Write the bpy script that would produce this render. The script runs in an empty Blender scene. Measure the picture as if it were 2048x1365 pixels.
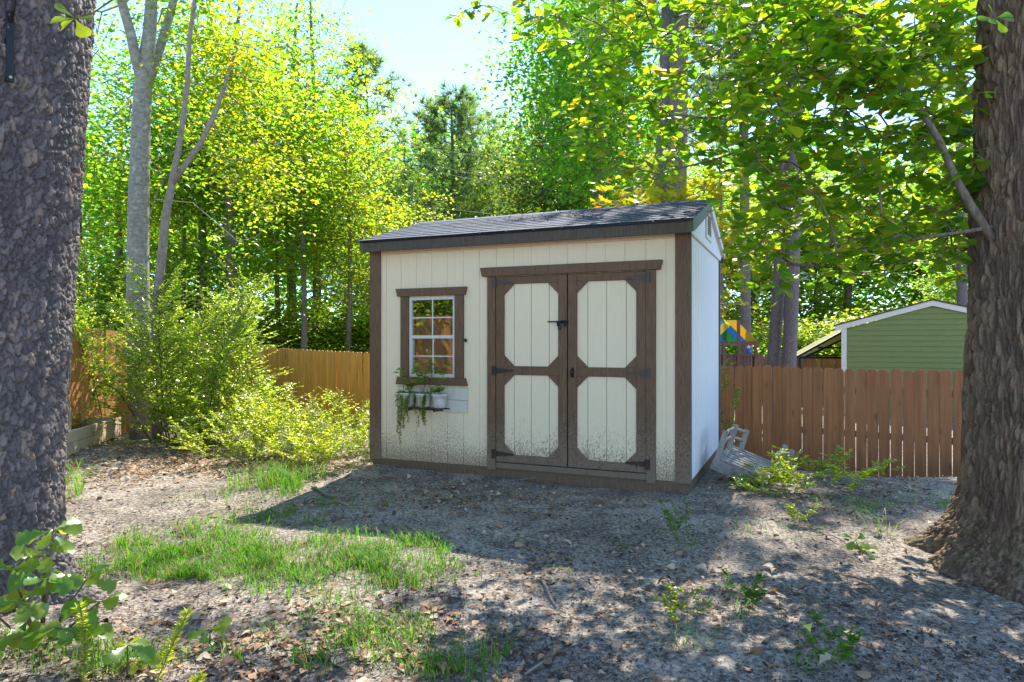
import bpy, bmesh, math, random
import numpy as np
from mathutils import Vector, Matrix, noise

random.seed(7)
RNG = np.random.default_rng(7)
SC = bpy.context.scene
COL = SC.collection
R = math.radians

# ------------------------------------------------------------------ camera
H = 1.45                                # camera height
F = 1365.3                              # focal length in photo pixels (24 mm)
cam = bpy.data.cameras.new('camera'); cam.lens = 24.0; cam.sensor_width = 36.0
cam.clip_start = 0.05; cam.clip_end = 2000
cam_o = bpy.data.objects.new('camera', cam); COL.objects.link(cam_o)
cam_o.location = (0, 0, H); cam_o.rotation_euler = (R(90), 0, 0)
SC.camera = cam_o

# ------------------------------------------------------------------ sky, sun
SUN_AZ, SUN_EL = R(15), R(49)           # behind the shed, a little to the right
w = bpy.data.worlds.new('World'); SC.world = w; w.use_nodes = True
nt = w.node_tree; nt.nodes.clear()
sky = nt.nodes.new('ShaderNodeTexSky'); sky.sky_type = 'NISHITA'; sky.sun_disc = False
sky.sun_elevation = SUN_EL; sky.sun_rotation = SUN_AZ
sky.air_density = 0.6; sky.dust_density = 0.0; sky.ozone_density = 2.0
bg = nt.nodes.new('ShaderNodeBackground'); bg.inputs[1].default_value = 0.15
wo = nt.nodes.new('ShaderNodeOutputWorld')
nt.links.new(sky.outputs[0], bg.inputs[0]); nt.links.new(bg.outputs[0], wo.inputs[0])
sun = bpy.data.lights.new('sun', 'SUN'); sun.energy = 3.0; sun.angle = R(0.53); sun.color = (1.0, 0.93, 0.82)
sun_o = bpy.data.objects.new('sun', sun); COL.objects.link(sun_o)
sdir = Vector((math.sin(SUN_AZ)*math.cos(SUN_EL), math.cos(SUN_AZ)*math.cos(SUN_EL), math.sin(SUN_EL)))
sun_o.rotation_euler = sdir.to_track_quat('Z', 'Y').to_euler(); sun_o.location = (20, 60, 60)

SC.view_settings.view_transform = 'Standard'; SC.view_settings.look = 'None'
SC.view_settings.gamma = 1.0; SC.view_settings.use_curve_mapping = False
SC.view_settings.exposure = 2.05
SC.cycles.max_bounces = 8; SC.cycles.diffuse_bounces = 4; SC.cycles.transparent_max_bounces = 8

# ------------------------------------------------------------------ helpers
def at(px, py, y):
    """point at depth y seen at photo pixel px,py"""
    return Vector(((px-1024)/F*y, y, H-(py-683.5)/F*y))

def link(o, parent=None):
    COL.objects.link(o)
    if parent is not None: o.parent = parent
    return o
def tag(o, label=None, cat=None, group=None, kind=None):
    if label: o['label'] = label
    if cat: o['category'] = cat
    if group: o['group'] = group
    if kind: o['kind'] = kind
    return o
def empty(name, loc=(0, 0, 0), rz=0):
    o = bpy.data.objects.new(name, None); o.empty_display_size = .1
    COL.objects.link(o); o.location = loc; o.rotation_euler = (0, 0, rz); return o
def obj(name, me, mat=None, parent=None):
    if mat is not None and len(me.materials) == 0: me.materials.append(mat)
    o = bpy.data.objects.new(name, me); return link(o, parent)
def copy_tree(o, parent=None):
    c = o.copy(); COL.objects.link(c)
    if parent is not None: c.parent = parent
    for ch in [q for q in o.children]: copy_tree(ch, c)
    return c

class MB:
    def __init__(s): s.v = []; s.f = []
    def add(s, vs, fs):
        n = len(s.v); s.v += [tuple(q) for q in vs]; s.f += [tuple(i+n for i in f) for f in fs]; return s
    def box(s, x0, x1, y0, y1, z0, z1):
        vs = [(x, y, z) for x in (x0, x1) for y in (y0, y1) for z in (z0, z1)]
        return s.add(vs, [(0, 1, 3, 2), (4, 6, 7, 5), (0, 4, 5, 1), (2, 3, 7, 6), (0, 2, 6, 4), (1, 5, 7, 3)])
    def prism(s, poly, y0, y1):            # polygon in x,z extruded along y
        n = len(poly); vs = [(x, y0, z) for x, z in poly]+[(x, y1, z) for x, z in poly]
        fs = [tuple(range(n)), tuple(range(2*n-1, n-1, -1))]+[(i, i+n, (i+1) % n+n, (i+1) % n) for i in range(n)]
        return s.add(vs, fs)
    def bar(s, a, b, wd, ht, up=(0, 0, 1)):
        a = Vector(a); b = Vector(b); d = (b-a).normalized(); u = Vector(up)
        x = d.cross(u).normalized(); z = x.cross(d).normalized()
        vs = [p+x*sx*wd/2+z*sz*ht/2 for p in (a, b) for sx, sz in ((-1, -1), (1, -1), (1, 1), (-1, 1))]
        return s.add(vs, [(3, 2, 1, 0), (4, 5, 6, 7), (0, 1, 5, 4), (1, 2, 6, 5), (2, 3, 7, 6), (3, 0, 4, 7)])
    def tube(s, path, rad, n=8, caps=True):
        path = [Vector(p) for p in path]; m = len(path)
        rad = rad if isinstance(rad, (list, tuple)) else [rad]*m
        ref = Vector((0.3, 0.9, 0.1)); vs = []
        for i, p in enumerate(path):
            d = (path[min(i+1, m-1)]-path[max(i-1, 0)]).normalized()
            x = d.cross(ref)
            if x.length < .1: x = d.cross(Vector((1, 0, 0)))
            x.normalize(); y = d.cross(x)
            vs += [p+(x*math.cos(t)+y*math.sin(t))*rad[i] for t in [2*math.pi*k/n for k in range(n)]]
        fs = [(i*n+k, i*n+(k+1) % n, (i+1)*n+(k+1) % n, (i+1)*n+k) for i in range(m-1) for k in range(n)]
        if caps: fs += [tuple(range(n-1, -1, -1)), tuple((m-1)*n+k for k in range(n))]
        return s.add(vs, fs)
    def mesh(s, name='mesh', bevel=0, smooth=False):
        me = bpy.data.meshes.new(name); me.from_pydata(s.v, [], s.f); me.update()
        bm = bmesh.new(); bm.from_mesh(me)
        bmesh.ops.recalc_face_normals(bm, faces=bm.faces)
        if bevel:
            bmesh.ops.bevel(bm, geom=[e for e in bm.edges if e.is_manifold and e.calc_face_angle(0) > .5], offset=bevel, segments=1, affect='EDGES', clamp_overlap=True)
        bm.to_mesh(me); bm.free()
        if smooth: me.polygons.foreach_set('use_smooth', [True]*len(me.polygons))
        return me
    def build(s, name, mat, parent=None, bevel=0, smooth=False):
        return obj(name, s.mesh(name, bevel, smooth), mat, parent)
def bx(name, mat, parent, x0, x1, y0, y1, z0, z1, bevel=.003):
    return MB().box(x0, x1, y0, y1, z0, z1).build(name, mat, parent, bevel)

def np_mesh(name, V, Fc, rnd=None, smooth=False):
    me = bpy.data.meshes.new(name); V = np.asarray(V, np.float32); Fc = np.asarray(Fc, np.int32)
    n, m = Fc.shape
    me.vertices.add(len(V)); me.vertices.foreach_set('co', V.ravel())
    me.loops.add(n*m); me.loops.foreach_set('vertex_index', Fc.ravel())
    me.polygons.add(n); me.polygons.foreach_set('loop_start', np.arange(0, n*m, m, dtype=np.int32))
    try: me.polygons.foreach_set('loop_total', np.full(n, m, np.int32))
    except Exception: pass
    me.update(calc_edges=True)
    if rnd is not None:
        a = me.attributes.new('rnd', 'FLOAT', 'FACE'); a.data.foreach_set('value', np.asarray(rnd, np.float32))
    if smooth: me.polygons.foreach_set('use_smooth', np.ones(n, bool))
    me.validate(); return me

def nrm(a): return a/np.maximum(np.linalg.norm(a, axis=-1, keepdims=True), 1e-9)
def leaf_mesh(name, P, A, N, S, tv, tf, width=None):
    """many leaves: position, axis, rough normal, size; template verts (along, across, up)"""
    P = np.asarray(P, float); A = nrm(np.asarray(A, float)); B = nrm(np.cross(np.asarray(N, float), A)); N = np.cross(A, B)
    S = np.asarray(S, float).reshape(-1, 1, 1); W = S if width is None else S*np.asarray(width).reshape(-1, 1, 1)
    t = np.asarray(tv, float)
    V = P[:, None, :]+S*t[None, :, 0:1]*A[:, None, :]+W*t[None, :, 1:2]*B[:, None, :]+S*t[None, :, 2:3]*N[:, None, :]
    k = len(t); tf = np.asarray(tf, int)
    Fc = (tf[None]+(np.arange(len(P))*k)[:, None, None]).reshape(-1, tf.shape[1])
    rnd = np.repeat(RNG.random(len(P)), len(tf))
    return np_mesh(name, V.reshape(-1, 3), Fc, rnd)

T_DIAMOND = ([(0, 0, 0), (.45, .36, .1), (1, 0, -.05), (.45, -.36, .1)], [(0, 1, 2), (0, 2, 3)])
T_SMALL = ([(0, 0, 0), (.5, .28, .07), (1, 0, 0), (.5, -.28, .07)], [(0, 1, 2), (0, 2, 3)])
T_MAPLE = ([(0, 0, 0), (.12, .42, .05), (.36, .3, .02), (.62, .56, .08), (.66, .2, .02), (1.05, 0, -.08), (.66, -.2, .02), (.62, -.56, .08), (.36, -.3, .02), (.12, -.42, .05)],
           [(0, 1, 2), (0, 2, 4), (2, 3, 4), (0, 4, 5), (0, 5, 6), (6, 7, 8), (0, 6, 8), (0, 8, 9)])
_o = [(0, .0), (.22, .035), (.45, .13), (.66, .26), (.86, .31), (.99, .2)]
T_OAK = ([(x, 0, -.0-.12*max(x-.4, 0)**2) for x in (0, .45, .75, 1.02)]+[(x, y, .1*y-.14*max(x-.4, 0)**2+.05*y*math.sin(x*9)) for x, y in _o[1:]]+[(x, -y, .1*y-.14*max(x-.4, 0)**2+.05*y*math.cos(x*9)) for x, y in _o[1:]],
         [(0, 4, 5, 1), (1, 5, 6, 2), (2, 6, 7, 7), (2, 7, 8, 3), (0, 1, 10, 9), (1, 2, 11, 10), (2, 12, 11, 11), (2, 3, 13, 12)])
def tri_template(t):
    fs = []
    for f in t[1]:
        f = list(dict.fromkeys(f))
        for i in range(1, len(f)-1): fs.append((f[0], f[i], f[i+1]))
    return (t[0], fs)
T_OAK = tri_template(T_OAK)
_l = [(.0, .012), (.2, .035), (.36, .08), (.48, .19), (.57, .14), (.7, .29), (.79, .23), (.9, .29), (.99, .17)]
def lobed(seed):
    rr = random.Random(seed)
    top = [(x, y*rr.uniform(.85, 1.1), .22*y+rr.uniform(-.02, .03)-.25*max(x-.3, 0)**2) for x, y in _l]
    bot = [(x, -y*rr.uniform(.85, 1.1), .22*y+rr.uniform(-.02, .03)-.25*max(x-.3, 0)**2) for x, y in _l]
    mid = [(x, 0, -.25*max(x-.3, 0)**2) for x, y in _l]+[(1.05, 0, -.14)]
    n = len(_l); v = mid+top+bot; fs = []
    for i in range(n-1):
        fs += [(i, n+1+i, n+2+i, i+1), (i, i+1, 2*n+2+i, 2*n+1+i)]
    fs += [(n-1, 2*n, n), (n-1, n, 3*n)]
    return tri_template((v, fs))

def seg_mesh(name, P0, P1, R0, R1, n=5, smooth=True):
    """many tapered segments at once"""
    P0 = np.asarray(P0, float); P1 = np.asarray(P1, float); d = nrm(P1-P0)
    ref = np.where(np.abs(d[:, 2:3]) > .9, np.array([[1., 0, 0]]), np.array([[0, 0, 1.]]))
    x = nrm(np.cross(d, ref)); y = np.cross(d, x); an = np.arange(n)*2*np.pi/n
    c = x[:, None]*np.cos(an)[None, :, None]+y[:, None]*np.sin(an)[None, :, None]
    a = P0[:, None]+c*np.asarray(R0).reshape(-1, 1, 1); b = P1[:, None]+d[:, None]*np.asarray(R1).reshape(-1, 1, 1)*.5+c*np.asarray(R1).reshape(-1, 1, 1)
    V = np.concatenate([a, b], 1).reshape(-1, 3); k = np.arange(n); k2 = (k+1) % n
    q = np.stack([k, k2, k2+n, k+n], 1)
    Fc = (q[None]+(np.arange(len(P0))*2*n)[:, None, None]).reshape(-1, 4)
    return np_mesh(name, V, Fc, None, smooth)

def grow(seeds, targets, r_tip=.006, power=.5, bend=0.0, bias=None):
    """join every target to the nearest point already on the tree; returns segments with pipe-model radii"""
    nodes = [np.asarray(s, float) for s in seeds]; par = [-1]*len(nodes); ns = len(nodes)
    targets = np.asarray(targets, float)
    S = np.asarray(nodes); d0 = np.linalg.norm(targets[:, None]-S[None], axis=2).min(1)
    order = np.argsort(d0); cap = len(nodes)+2*len(targets); arr = np.zeros((cap, 3)); arr[:ns] = S; cnt = ns
    depth = np.zeros(cap)
    for i in order:
        t = targets[i]; dd = np.linalg.norm(arr[:cnt]-t, axis=1)+depth[:cnt]*.12
        j = int(np.argmin(dd))
        mid = (arr[j]+t)/2+RNG.normal(0, .07, 3)*np.linalg.norm(arr[j]-t)+np.array([0, 0, bend])*np.linalg.norm(arr[j]-t)
        L = np.linalg.norm(t-arr[j])
        arr[cnt] = mid; par.append(j); depth[cnt] = depth[j]+L/2; cnt += 1
        arr[cnt] = t; par.append(cnt-1); depth[cnt] = depth[j]+L; cnt += 1
    num = np.zeros(cnt)
    for i in range(cnt-1, -1, -1):
        if i >= ns: num[i] = max(num[i], 1); num[par[i]] += num[i]
    rad = r_tip*np.power(np.maximum(num, 1), power)
    idx = np.arange(ns, cnt); pj = np.asarray(par)[idx]
    r0 = np.minimum(rad[pj], rad[idx]*1.25); r0[pj < ns] = rad[idx][pj < ns]*1.2
    return arr[pj], arr[idx], r0, rad[idx]

# ------------------------------------------------------------------ materials
MATS = {}
def mat(name):
    m = bpy.data.materials.new(name); m.use_nodes = True; n = m.node_tree; n.nodes.clear()
    out = n.nodes.new('ShaderNodeOutputMaterial'); p = n.nodes.new('ShaderNodeBsdfPrincipled')
    n.links.new(p.outputs[0], out.inputs[0]); MATS[name] = m
    return m, n, p, out
def N(n, t, **kw):
    q = n.nodes.new(t)
    for k, v in kw.items():
        if k.startswith('i_'): q.inputs[k[2:].replace('_', ' ')].default_value = v
        else: setattr(q, k, v)
    return q
def ramp(n, fac, stops):
    r = n.nodes.new('ShaderNodeValToRGB'); e = r.color_ramp.elements
    while len(e) < len(stops): e.new(.5)
    for i, (p, c) in enumerate(stops): e[i].position = p; e[i].color = (*c, 1) if len(c) == 3 else c
    n.links.new(fac, r.inputs[0]); return r.outputs[0]
def mapped(n, scale=(1, 1, 1), coord='Object', rand=0):
    tc = n.nodes.new('ShaderNodeTexCoord'); mp = n.nodes.new('ShaderNodeMapping'); mp.inputs['Scale'].default_value = scale
    n.links.new(tc.outputs[coord], mp.inputs[0])
    if rand:
        oi = n.nodes.new('ShaderNodeObjectInfo'); mu = N(n, 'ShaderNodeMath', operation='MULTIPLY'); mu.inputs[1].default_value = rand
        n.links.new(oi.outputs['Random'], mu.inputs[0]); cb = n.nodes.new('ShaderNodeCombineXYZ')
        for k in range(3): n.links.new(mu.outputs[0], cb.inputs[k])
        n.links.new(cb.outputs[0], mp.inputs['Location'])
    return mp.outputs[0]
def noise_n(n, vec, scale, detail=4, rough=.6):
    q = N(n, 'ShaderNodeTexNoise'); q.inputs['Scale'].default_value = scale; q.inputs['Detail'].default_value = detail; q.inputs['Roughness'].default_value = rough
    n.links.new(vec, q.inputs['Vector']); return q.outputs['Fac']
def mixc(n, fac, a, b, bt='MIX'):
    q = n.nodes.new('ShaderNodeMix'); q.data_type = 'RGBA'; q.blend_type = bt
    for s, v in ((q.inputs[0], fac), (q.inputs[6], a), (q.inputs[7], b)):
        if isinstance(v, (int, float)): s.default_value = v
        elif isinstance(v, tuple): s.default_value = (*v, 1) if len(v) == 3 else v
        else: n.links.new(v, s)
    return q.outputs[2]
def bump(n, p, h, strength=.4, dist=.01):
    b = n.nodes.new('ShaderNodeBump'); b.inputs['Strength'].default_value = strength; b.inputs['Distance'].default_value = dist
    n.links.new(h, b.inputs['Height']); n.links.new(b.outputs[0], p.inputs['Normal'])
def objrand(n):
    return n.nodes.new('ShaderNodeObjectInfo').outputs['Random']
def math_n(n, op, a, b=None, clamp=False):
    q = N(n, 'ShaderNodeMath', operation=op, use_clamp=clamp)
    for i, v in enumerate((a, b)):
        if v is None: continue
        if isinstance(v, (int, float)): q.inputs[i].default_value = v
        else: n.links.new(v, q.inputs[i])
    return q.outputs[0]
def simple(name, col, rough=.6, metal=0, var=.0, scale=20, bmp=0):
    m, n, p, o = mat(name); p.inputs['Roughness'].default_value = rough; p.inputs['Metallic'].default_value = metal
    v = mapped(n, rand=7); f = noise_n(n, v, scale)
    lo = tuple(c*(1-var) for c in col); hi = tuple(min(1, c*(1+var)) for c in col)
    n.links.new(ramp(n, f, [(.3, lo), (.7, hi)]), p.inputs['Base Color'])
    if bmp: bump(n, p, f, bmp, .004)
    return m

def leaf_mat(name, stops, trans, tw=.5, rough=.42, spec=.4, objvar=.0):
    m, n, p, o = mat(name)
    at_ = N(n, 'ShaderNodeAttribute', attribute_name='rnd')
    col = ramp(n, at_.outputs['Fac'], stops)
    p.inputs['Roughness'].default_value = rough; p.inputs['Specular IOR Level'].default_value = spec
    tcol = ramp(n, at_.outputs['Fac'], trans)
    if objvar:
        hs = N(n, 'ShaderNodeHueSaturation'); oi = objrand(n)
        n.links.new(math_n(n, 'ADD', math_n(n, 'MULTIPLY', oi, objvar*.16), .5-objvar*.08), hs.inputs['Hue'])
        n.links.new(math_n(n, 'ADD', math_n(n, 'MULTIPLY', oi, objvar*.7), 1-objvar*.35), hs.inputs['Value'])
        n.links.new(tcol, hs.inputs['Color']); tcol = hs.outputs[0]
        hs2 = N(n, 'ShaderNodeHueSaturation'); n.links.new(math_n(n, 'ADD', math_n(n, 'MULTIPLY', oi, objvar*.7), 1-objvar*.35), hs2.inputs['Value'])
        n.links.new(col, hs2.inputs['Color']); col = hs2.outputs[0]
    n.links.new(col, p.inputs['Base Color'])
    t = n.nodes.new('ShaderNodeBsdfTranslucent'); n.links.new(tcol, t.inputs[0])
    mx = n.nodes.new('ShaderNodeMixShader'); mx.inputs[0].default_value = tw
    n.links.new(p.outputs[0], mx.inputs[1]); n.links.new(t.outputs[0], mx.inputs[2]); n.links.new(mx.outputs[0], o.inputs[0])
    return m

M_MAPLE = leaf_mat('leaf_yellow_green', [(0, (.07, .13, .012)), (.6, (.12, .19, .02)), (1, (.2, .22, .02))], [(0, (.22, .52, .015)), (.5, (.44, .70, .02)), (.93, (.72, .78, .02)), (1, (.80, .62, .02))], .6, objvar=.35)
M_GREEN = leaf_mat('leaf_mid_green', [(0, (.04, .10, .015)), (.6, (.075, .15, .02)), (1, (.12, .19, .03))], [(0, (.22, .46, .03)), (.6, (.46, .68, .03)), (1, (.70, .78, .03))], .6, objvar=.6)
M_DARKG = leaf_mat('leaf_deep_green', [(0, (.03, .08, .02)), (1, (.07, .13, .025))], [(0, (.14, .36, .05)), (1, (.36, .56, .05))], .5, objvar=.5)
M_OAK = leaf_mat('leaf_oak', [(0, (.03, .10, .018)), (.55, (.06, .15, .02)), (.9, (.10, .18, .02)), (1, (.16, .10, .02))], [(0, (.18, .44, .01)), (.5, (.38, .62, .012)), (.85, (.6, .74, .015)), (.97, (.8, .76, .02)), (1, (.7, .3, .03))], .6, .3, .5)
M_GOLD = leaf_mat('leaf_gold_maple', [(0, (.12, .16, .015)), (1, (.22, .2, .02))], [(0, (.42, .5, .01)), (.6, (.7, .62, .012)), (.93, (.8, .55, .015)), (1, (.8, .22, .02))], .55)
M_BUSH = leaf_mat('leaf_bush', [(0, (.045, .12, .015)), (.7, (.09, .18, .02)), (1, (.15, .22, .03))], [(0, (.3, .56, .015)), (.6, (.58, .76, .03)), (1, (.82, .86, .12))], .55, .22, 1.0)
M_WEED = leaf_mat('leaf_weed', [(0, (.09, .17, .015)), (1, (.2, .26, .03))], [(0, (.5, .68, .01)), (1, (.85, .85, .05))], .58, .3, .6)
M_GRASS = leaf_mat('grass_blade', [(0, (.035, .12, .01)), (.78, (.08, .18, .012)), (.88, (.22, .2, .05)), (1, (.34, .27, .13))], [(0, (.10, .42, .01)), (.78, (.24, .58, .012)), (.88, (.5, .45, .06)), (1, (.5, .4, .15))], .48, .5, .2)
M_NEEDLE = leaf_mat('pine_needle', [(0, (.03, .09, .03)), (1, (.08, .15, .04))], [(0, (.16, .34, .06)), (1, (.45, .58, .08))], .45, .35, .5, objvar=.3)
M_SPROUT = leaf_mat('leaf_sprout', [(0, (.06, .17, .02)), (1, (.15, .24, .03))], [(0, (.22, .45, .015)), (1, (.55, .6, .02))], .45, .3, .6)
M_SUCC = leaf_mat('leaf_succulent', [(0, (.16, .26, .02)), (1, (.34, .36, .04))], [(0, (.3, .45, .02)), (1, (.5, .5, .04))], .3, .4, .4)
M_FALL = leaf_mat('fallen_leaf_tan', [(0, (.16, .075, .035)), (.4, (.33, .17, .08)), (.75, (.46, .29, .16)), (1, (.55, .43, .3))], [(0, (.1, .05, .02)), (1, (.3, .18, .08))], .15, .6, .3)
M_CHIP = leaf_mat('litter_chip', [(0, (.03, .024, .022)), (.5, (.075, .055, .045)), (.7, (.17, .10, .055)), (.92, (.3, .18, .10)), (1, (.42, .34, .26))], [(0, (.03, .02, .02)), (1, (.2, .12, .06))], .05, .75, .2)
M_YLEAF = simple('leaf_bright_yellow', (.55, .6, .05), .4, var=.15)

def siding_mat(name, col, dirt=True):
    m, n, p, o = mat(name); p.inputs['Roughness'].default_value = .7
    v = mapped(n, (1, 1, .12), rand=5); g = noise_n(n, v, 60, 5, .65)
    v2 = mapped(n, rand=3); big = noise_n(n, v2, 1.6, 3)
    base = mixc(n, g, tuple(c*.9 for c in col), tuple(min(1, c*1.04) for c in col))
    base = mixc(n, math_n(n, 'MULTIPLY', big, .25), base, tuple(c*f for c, f in zip(col, (.8, .76, .68))))
    if dirt:
        tc = n.nodes.new('ShaderNodeTexCoord'); sx = n.nodes.new('ShaderNodeSeparateXYZ'); n.links.new(tc.outputs['Object'], sx.inputs[0])
        v3 = mapped(n, (1, 1, .55)); sp = noise_n(n, v3, 88, 4, .68); med = noise_n(n, mapped(n), 2.1, 2)
        # splash band: dense near the sill, thinning upward
        hgt_ = math_n(n, 'ADD', .80, math_n(n, 'MULTIPLY', math_n(n, 'SUBTRACT', med, .5), .9))
        k = math_n(n, 'DIVIDE', math_n(n, 'SUBTRACT', sx.outputs[2], .02), hgt_)
        th = math_n(n, 'ADD', .25, math_n(n, 'MULTIPLY', k, .48))
        msk = math_n(n, 'MULTIPLY', math_n(n, 'SUBTRACT', sp, th), 6, True)
        base = mixc(n, math_n(n, 'MULTIPLY', msk, .85), base, (.23, .15, .085))
    n.links.new(base, p.inputs['Base Color']); bump(n, p, g, .35, .006); return m
M_SIDING = siding_mat('cream_siding', (.85, .70, .47))
M_SIDE2 = siding_mat('white_siding', (.70, .70, .70), False)
def brown_trim(name, col, dirt=True):
    m, n, p, o = mat(name); p.inputs['Roughness'].default_value = .65
    v = mapped(n, (1, 1, .1), rand=5); g = noise_n(n, v, 70, 5, .7)
    cl = ramp(n, g, [(.3, tuple(c*.55 for c in col)), (.55, col), (.75, tuple(c*1.5 for c in col))])
    if dirt:
        tc = n.nodes.new('ShaderNodeTexCoord'); sx = n.nodes.new('ShaderNodeSeparateXYZ'); n.links.new(tc.outputs['Object'], sx.inputs[0])
        sp = noise_n(n, mapped(n), 55, 3, .65)
        th = math_n(n, 'ADD', .3, math_n(n, 'MULTIPLY', math_n(n, 'SUBTRACT', sx.outputs[2], .05), .38))
        cl = mixc(n, math_n(n, 'MULTIPLY', math_n(n, 'MULTIPLY', math_n(n, 'SUBTRACT', sp, th), 9, True), .75), cl, (.20, .15, .10))
    n.links.new(cl, p.inputs['Base Color']); bump(n, p, g, .5, .005); return m
M_TRIM = brown_trim('brown_trim', (.15, .078, .036))
M_TRIM2 = brown_trim('dark_brown_fascia', (.085, .06, .04), False)
M_OLIVE = brown_trim('olive_rake', (.085, .10, .045), False)
M_SKID = brown_trim('skid_timber', (.15, .095, .05), False)
def wood_mat(name, col, knots=True, dark=.6, light=1.35, objv=.35, gscale=26):
    m, n, p, o = mat(name); p.inputs['Roughness'].default_value = .7
    v = mapped(n, (1, 1, .07), rand=40); g = noise_n(n, v, gscale, 6, .6)
    cl = ramp(n, g, [(.28, tuple(c*dark for c in col)), (.52, col), (.78, tuple(min(1, c*light) for c in col))])
    oi = objrand(n); cl = mixc(n, math_n(n, 'MULTIPLY', oi, objv), cl, tuple(c*.5 for c in col))
    if knots:
        vo = N(n, 'ShaderNodeTexVoronoi'); vo.inputs['Scale'].default_value = 4.5; vo.inputs['Randomness'].default_value = 1
        n.links.new(mapped(n, (1, 1, .75), rand=23), vo.inputs['Vector'])
        kn = math_n(n, 'MULTIPLY', math_n(n, 'SUBTRACT', .16, vo.outputs['Distance']), 8, True)
        cl = mixc(n, math_n(n, 'MULTIPLY', kn, .75), cl, tuple(c*.28 for c in col))
        big = noise_n(n, mapped(n, (1, 1, .5), rand=11), 3.2, 3)
        cl = mixc(n, math_n(n, 'MULTIPLY', math_n(n, 'SUBTRACT', big, .5), 1.6, True), cl, tuple(c*.5 for c in col))
    n.links.new(cl, p.inputs['Base Color']); bump(n, p, g, .3, .004); return m
M_FENR = wood_mat('brown_stained_fence', (.40, .155, .055))
M_FENL = wood_mat('orange_stained_fence', (.72, .33, .04), objv=.2)
M_FENS = wood_mat('orange_brown_fence', (.46, .21, .06), objv=.25)
M_FENF = wood_mat('far_fence_wood', (.26, .13, .08), False)
M_FENG = wood_mat('far_fence_grey_brown', (.17, .11, .075), False)
M_BED = wood_mat('pale_new_timber', (.60, .46, .32), objv=.15, dark=.8, light=1.15)
M_GREYW = wood_mat('weathered_grey_wood', (.28, .25, .22), False, objv=.3)
M_PLAY = wood_mat('playset_wood', (.19, .09, .06), False)
M_PLANKW = wood_mat('whitewashed_plank', (.62, .57, .47), False, dark=.85, light=1.1, objv=.12)
M_WHITE = simple('white_vinyl', (.62, .6, .56), .4, var=.03)
M_WTRIM = simple('off_white_trim', (.62, .58, .50), .55, var=.06)
M_BLACK = simple('black_metal', (.018, .018, .02), .45, .6, var=.3)
M_RUST = simple('rusty_iron', (.055, .032, .022), .75, .2, var=.5, scale=90)
M_BRASS = simple('dark_brass', (.22, .15, .05), .35, .9, var=.2)
M_CONC = simple('concrete_block', (.36, .34, .31), .9, var=.25, scale=60, bmp=.5)
M_POT = simple('chalky_white_pot', (.58, .54, .48), .75, var=.2, scale=14, bmp=.2)
M_SOIL = simple('potting_soil', (.04, .028, .02), .9, var=.4, scale=80, bmp=.6)
M_TUB = simple('pale_green_plastic', (.50, .60, .48), .4, var=.15, scale=5)
M_GARAGE = simple('green_lap_siding', (.17, .20, .05), .6, var=.10, scale=30)
M_ROOFN = simple('brown_roof', (.07, .045, .04), .85, var=.3, scale=50)
M_CANOPY = leaf_mat('yellow_canopy_sheet', [(0, (.5, .48, .2)), (1, (.5, .48, .2))], [(0, (.6, .58, .2)), (1, (.6, .58, .2))], .5)
M_DARKIN = simple('dark_interior', (.05, .035, .025), .9, var=.2)
M_TARP = {k: leaf_mat('tarp_'+k, [(0, c), (1, c)], [(0, c), (1, c)], .5, .4, .5) for k, c in dict(yellow=(.75, .56, .06), blue=(.04, .27, .5), green=(.04, .36, .12)).items()}
M_TOY = simple('blue_toy', (.03, .09, .45), .4, var=.1); M_TOYW = simple('white_toy', (.75, .72, .7), .4)
M_TWIG = simple('dry_twig', (.24, .19, .15), .8, var=.3, scale=40)
M_STEM = simple('green_stem', (.12, .15, .05), .6, var=.3)
M_STEMB = simple('brown_stem', (.12, .075, .05), .8, var=.3)

def shingle_mat():
    m, n, p, o = mat('slate_shingle'); p.inputs['Roughness'].default_value = .85
    g = noise_n(n, mapped(n, rand=9), 220, 2, .7); oi = objrand(n)
    a = mixc(n, oi, (.014, .024, .048), (.034, .055, .10))
    n.links.new(mixc(n, math_n(n, 'MULTIPLY', g, .5), a, (.075, .092, .13)), p.inputs['Base Color']); bump(n, p, g, .5, .004); return m
M_SHING = shingle_mat()
def pane_mat():
    m, n, p, o = mat('window_glass'); n.nodes.remove(p)
    g = n.nodes.new('ShaderNodeBsdfGlossy'); g.inputs['Roughness'].default_value = .012; g.inputs[0].default_value = (.95, .95, .95, 1)
    t = n.nodes.new('ShaderNodeBsdfTransparent'); t.inputs[0].default_value = (.8, .82, .8, 1)
    fr = N(n, 'ShaderNodeFresnel'); fr.inputs[0].default_value = 1.5
    mx = n.nodes.new('ShaderNodeMixShader'); n.links.new(math_n(n, 'ADD', math_n(n, 'MULTIPLY', fr.outputs[0], 1.6), .2, True), mx.inputs[0])
    b = n.nodes.new('ShaderNodeBump'); b.inputs['Strength'].default_value = .03; b.inputs['Distance'].default_value = .01
    n.links.new(noise_n(n, mapped(n), 3, 1), b.inputs['Height']); n.links.new(b.outputs[0], g.inputs['Normal'])
    n.links.new(t.outputs[0], mx.inputs[1]); n.links.new(g.outputs[0], mx.inputs[2]); n.links.new(mx.outputs[0], o.inputs[0]); return m
M_PANE = pane_mat()

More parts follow.
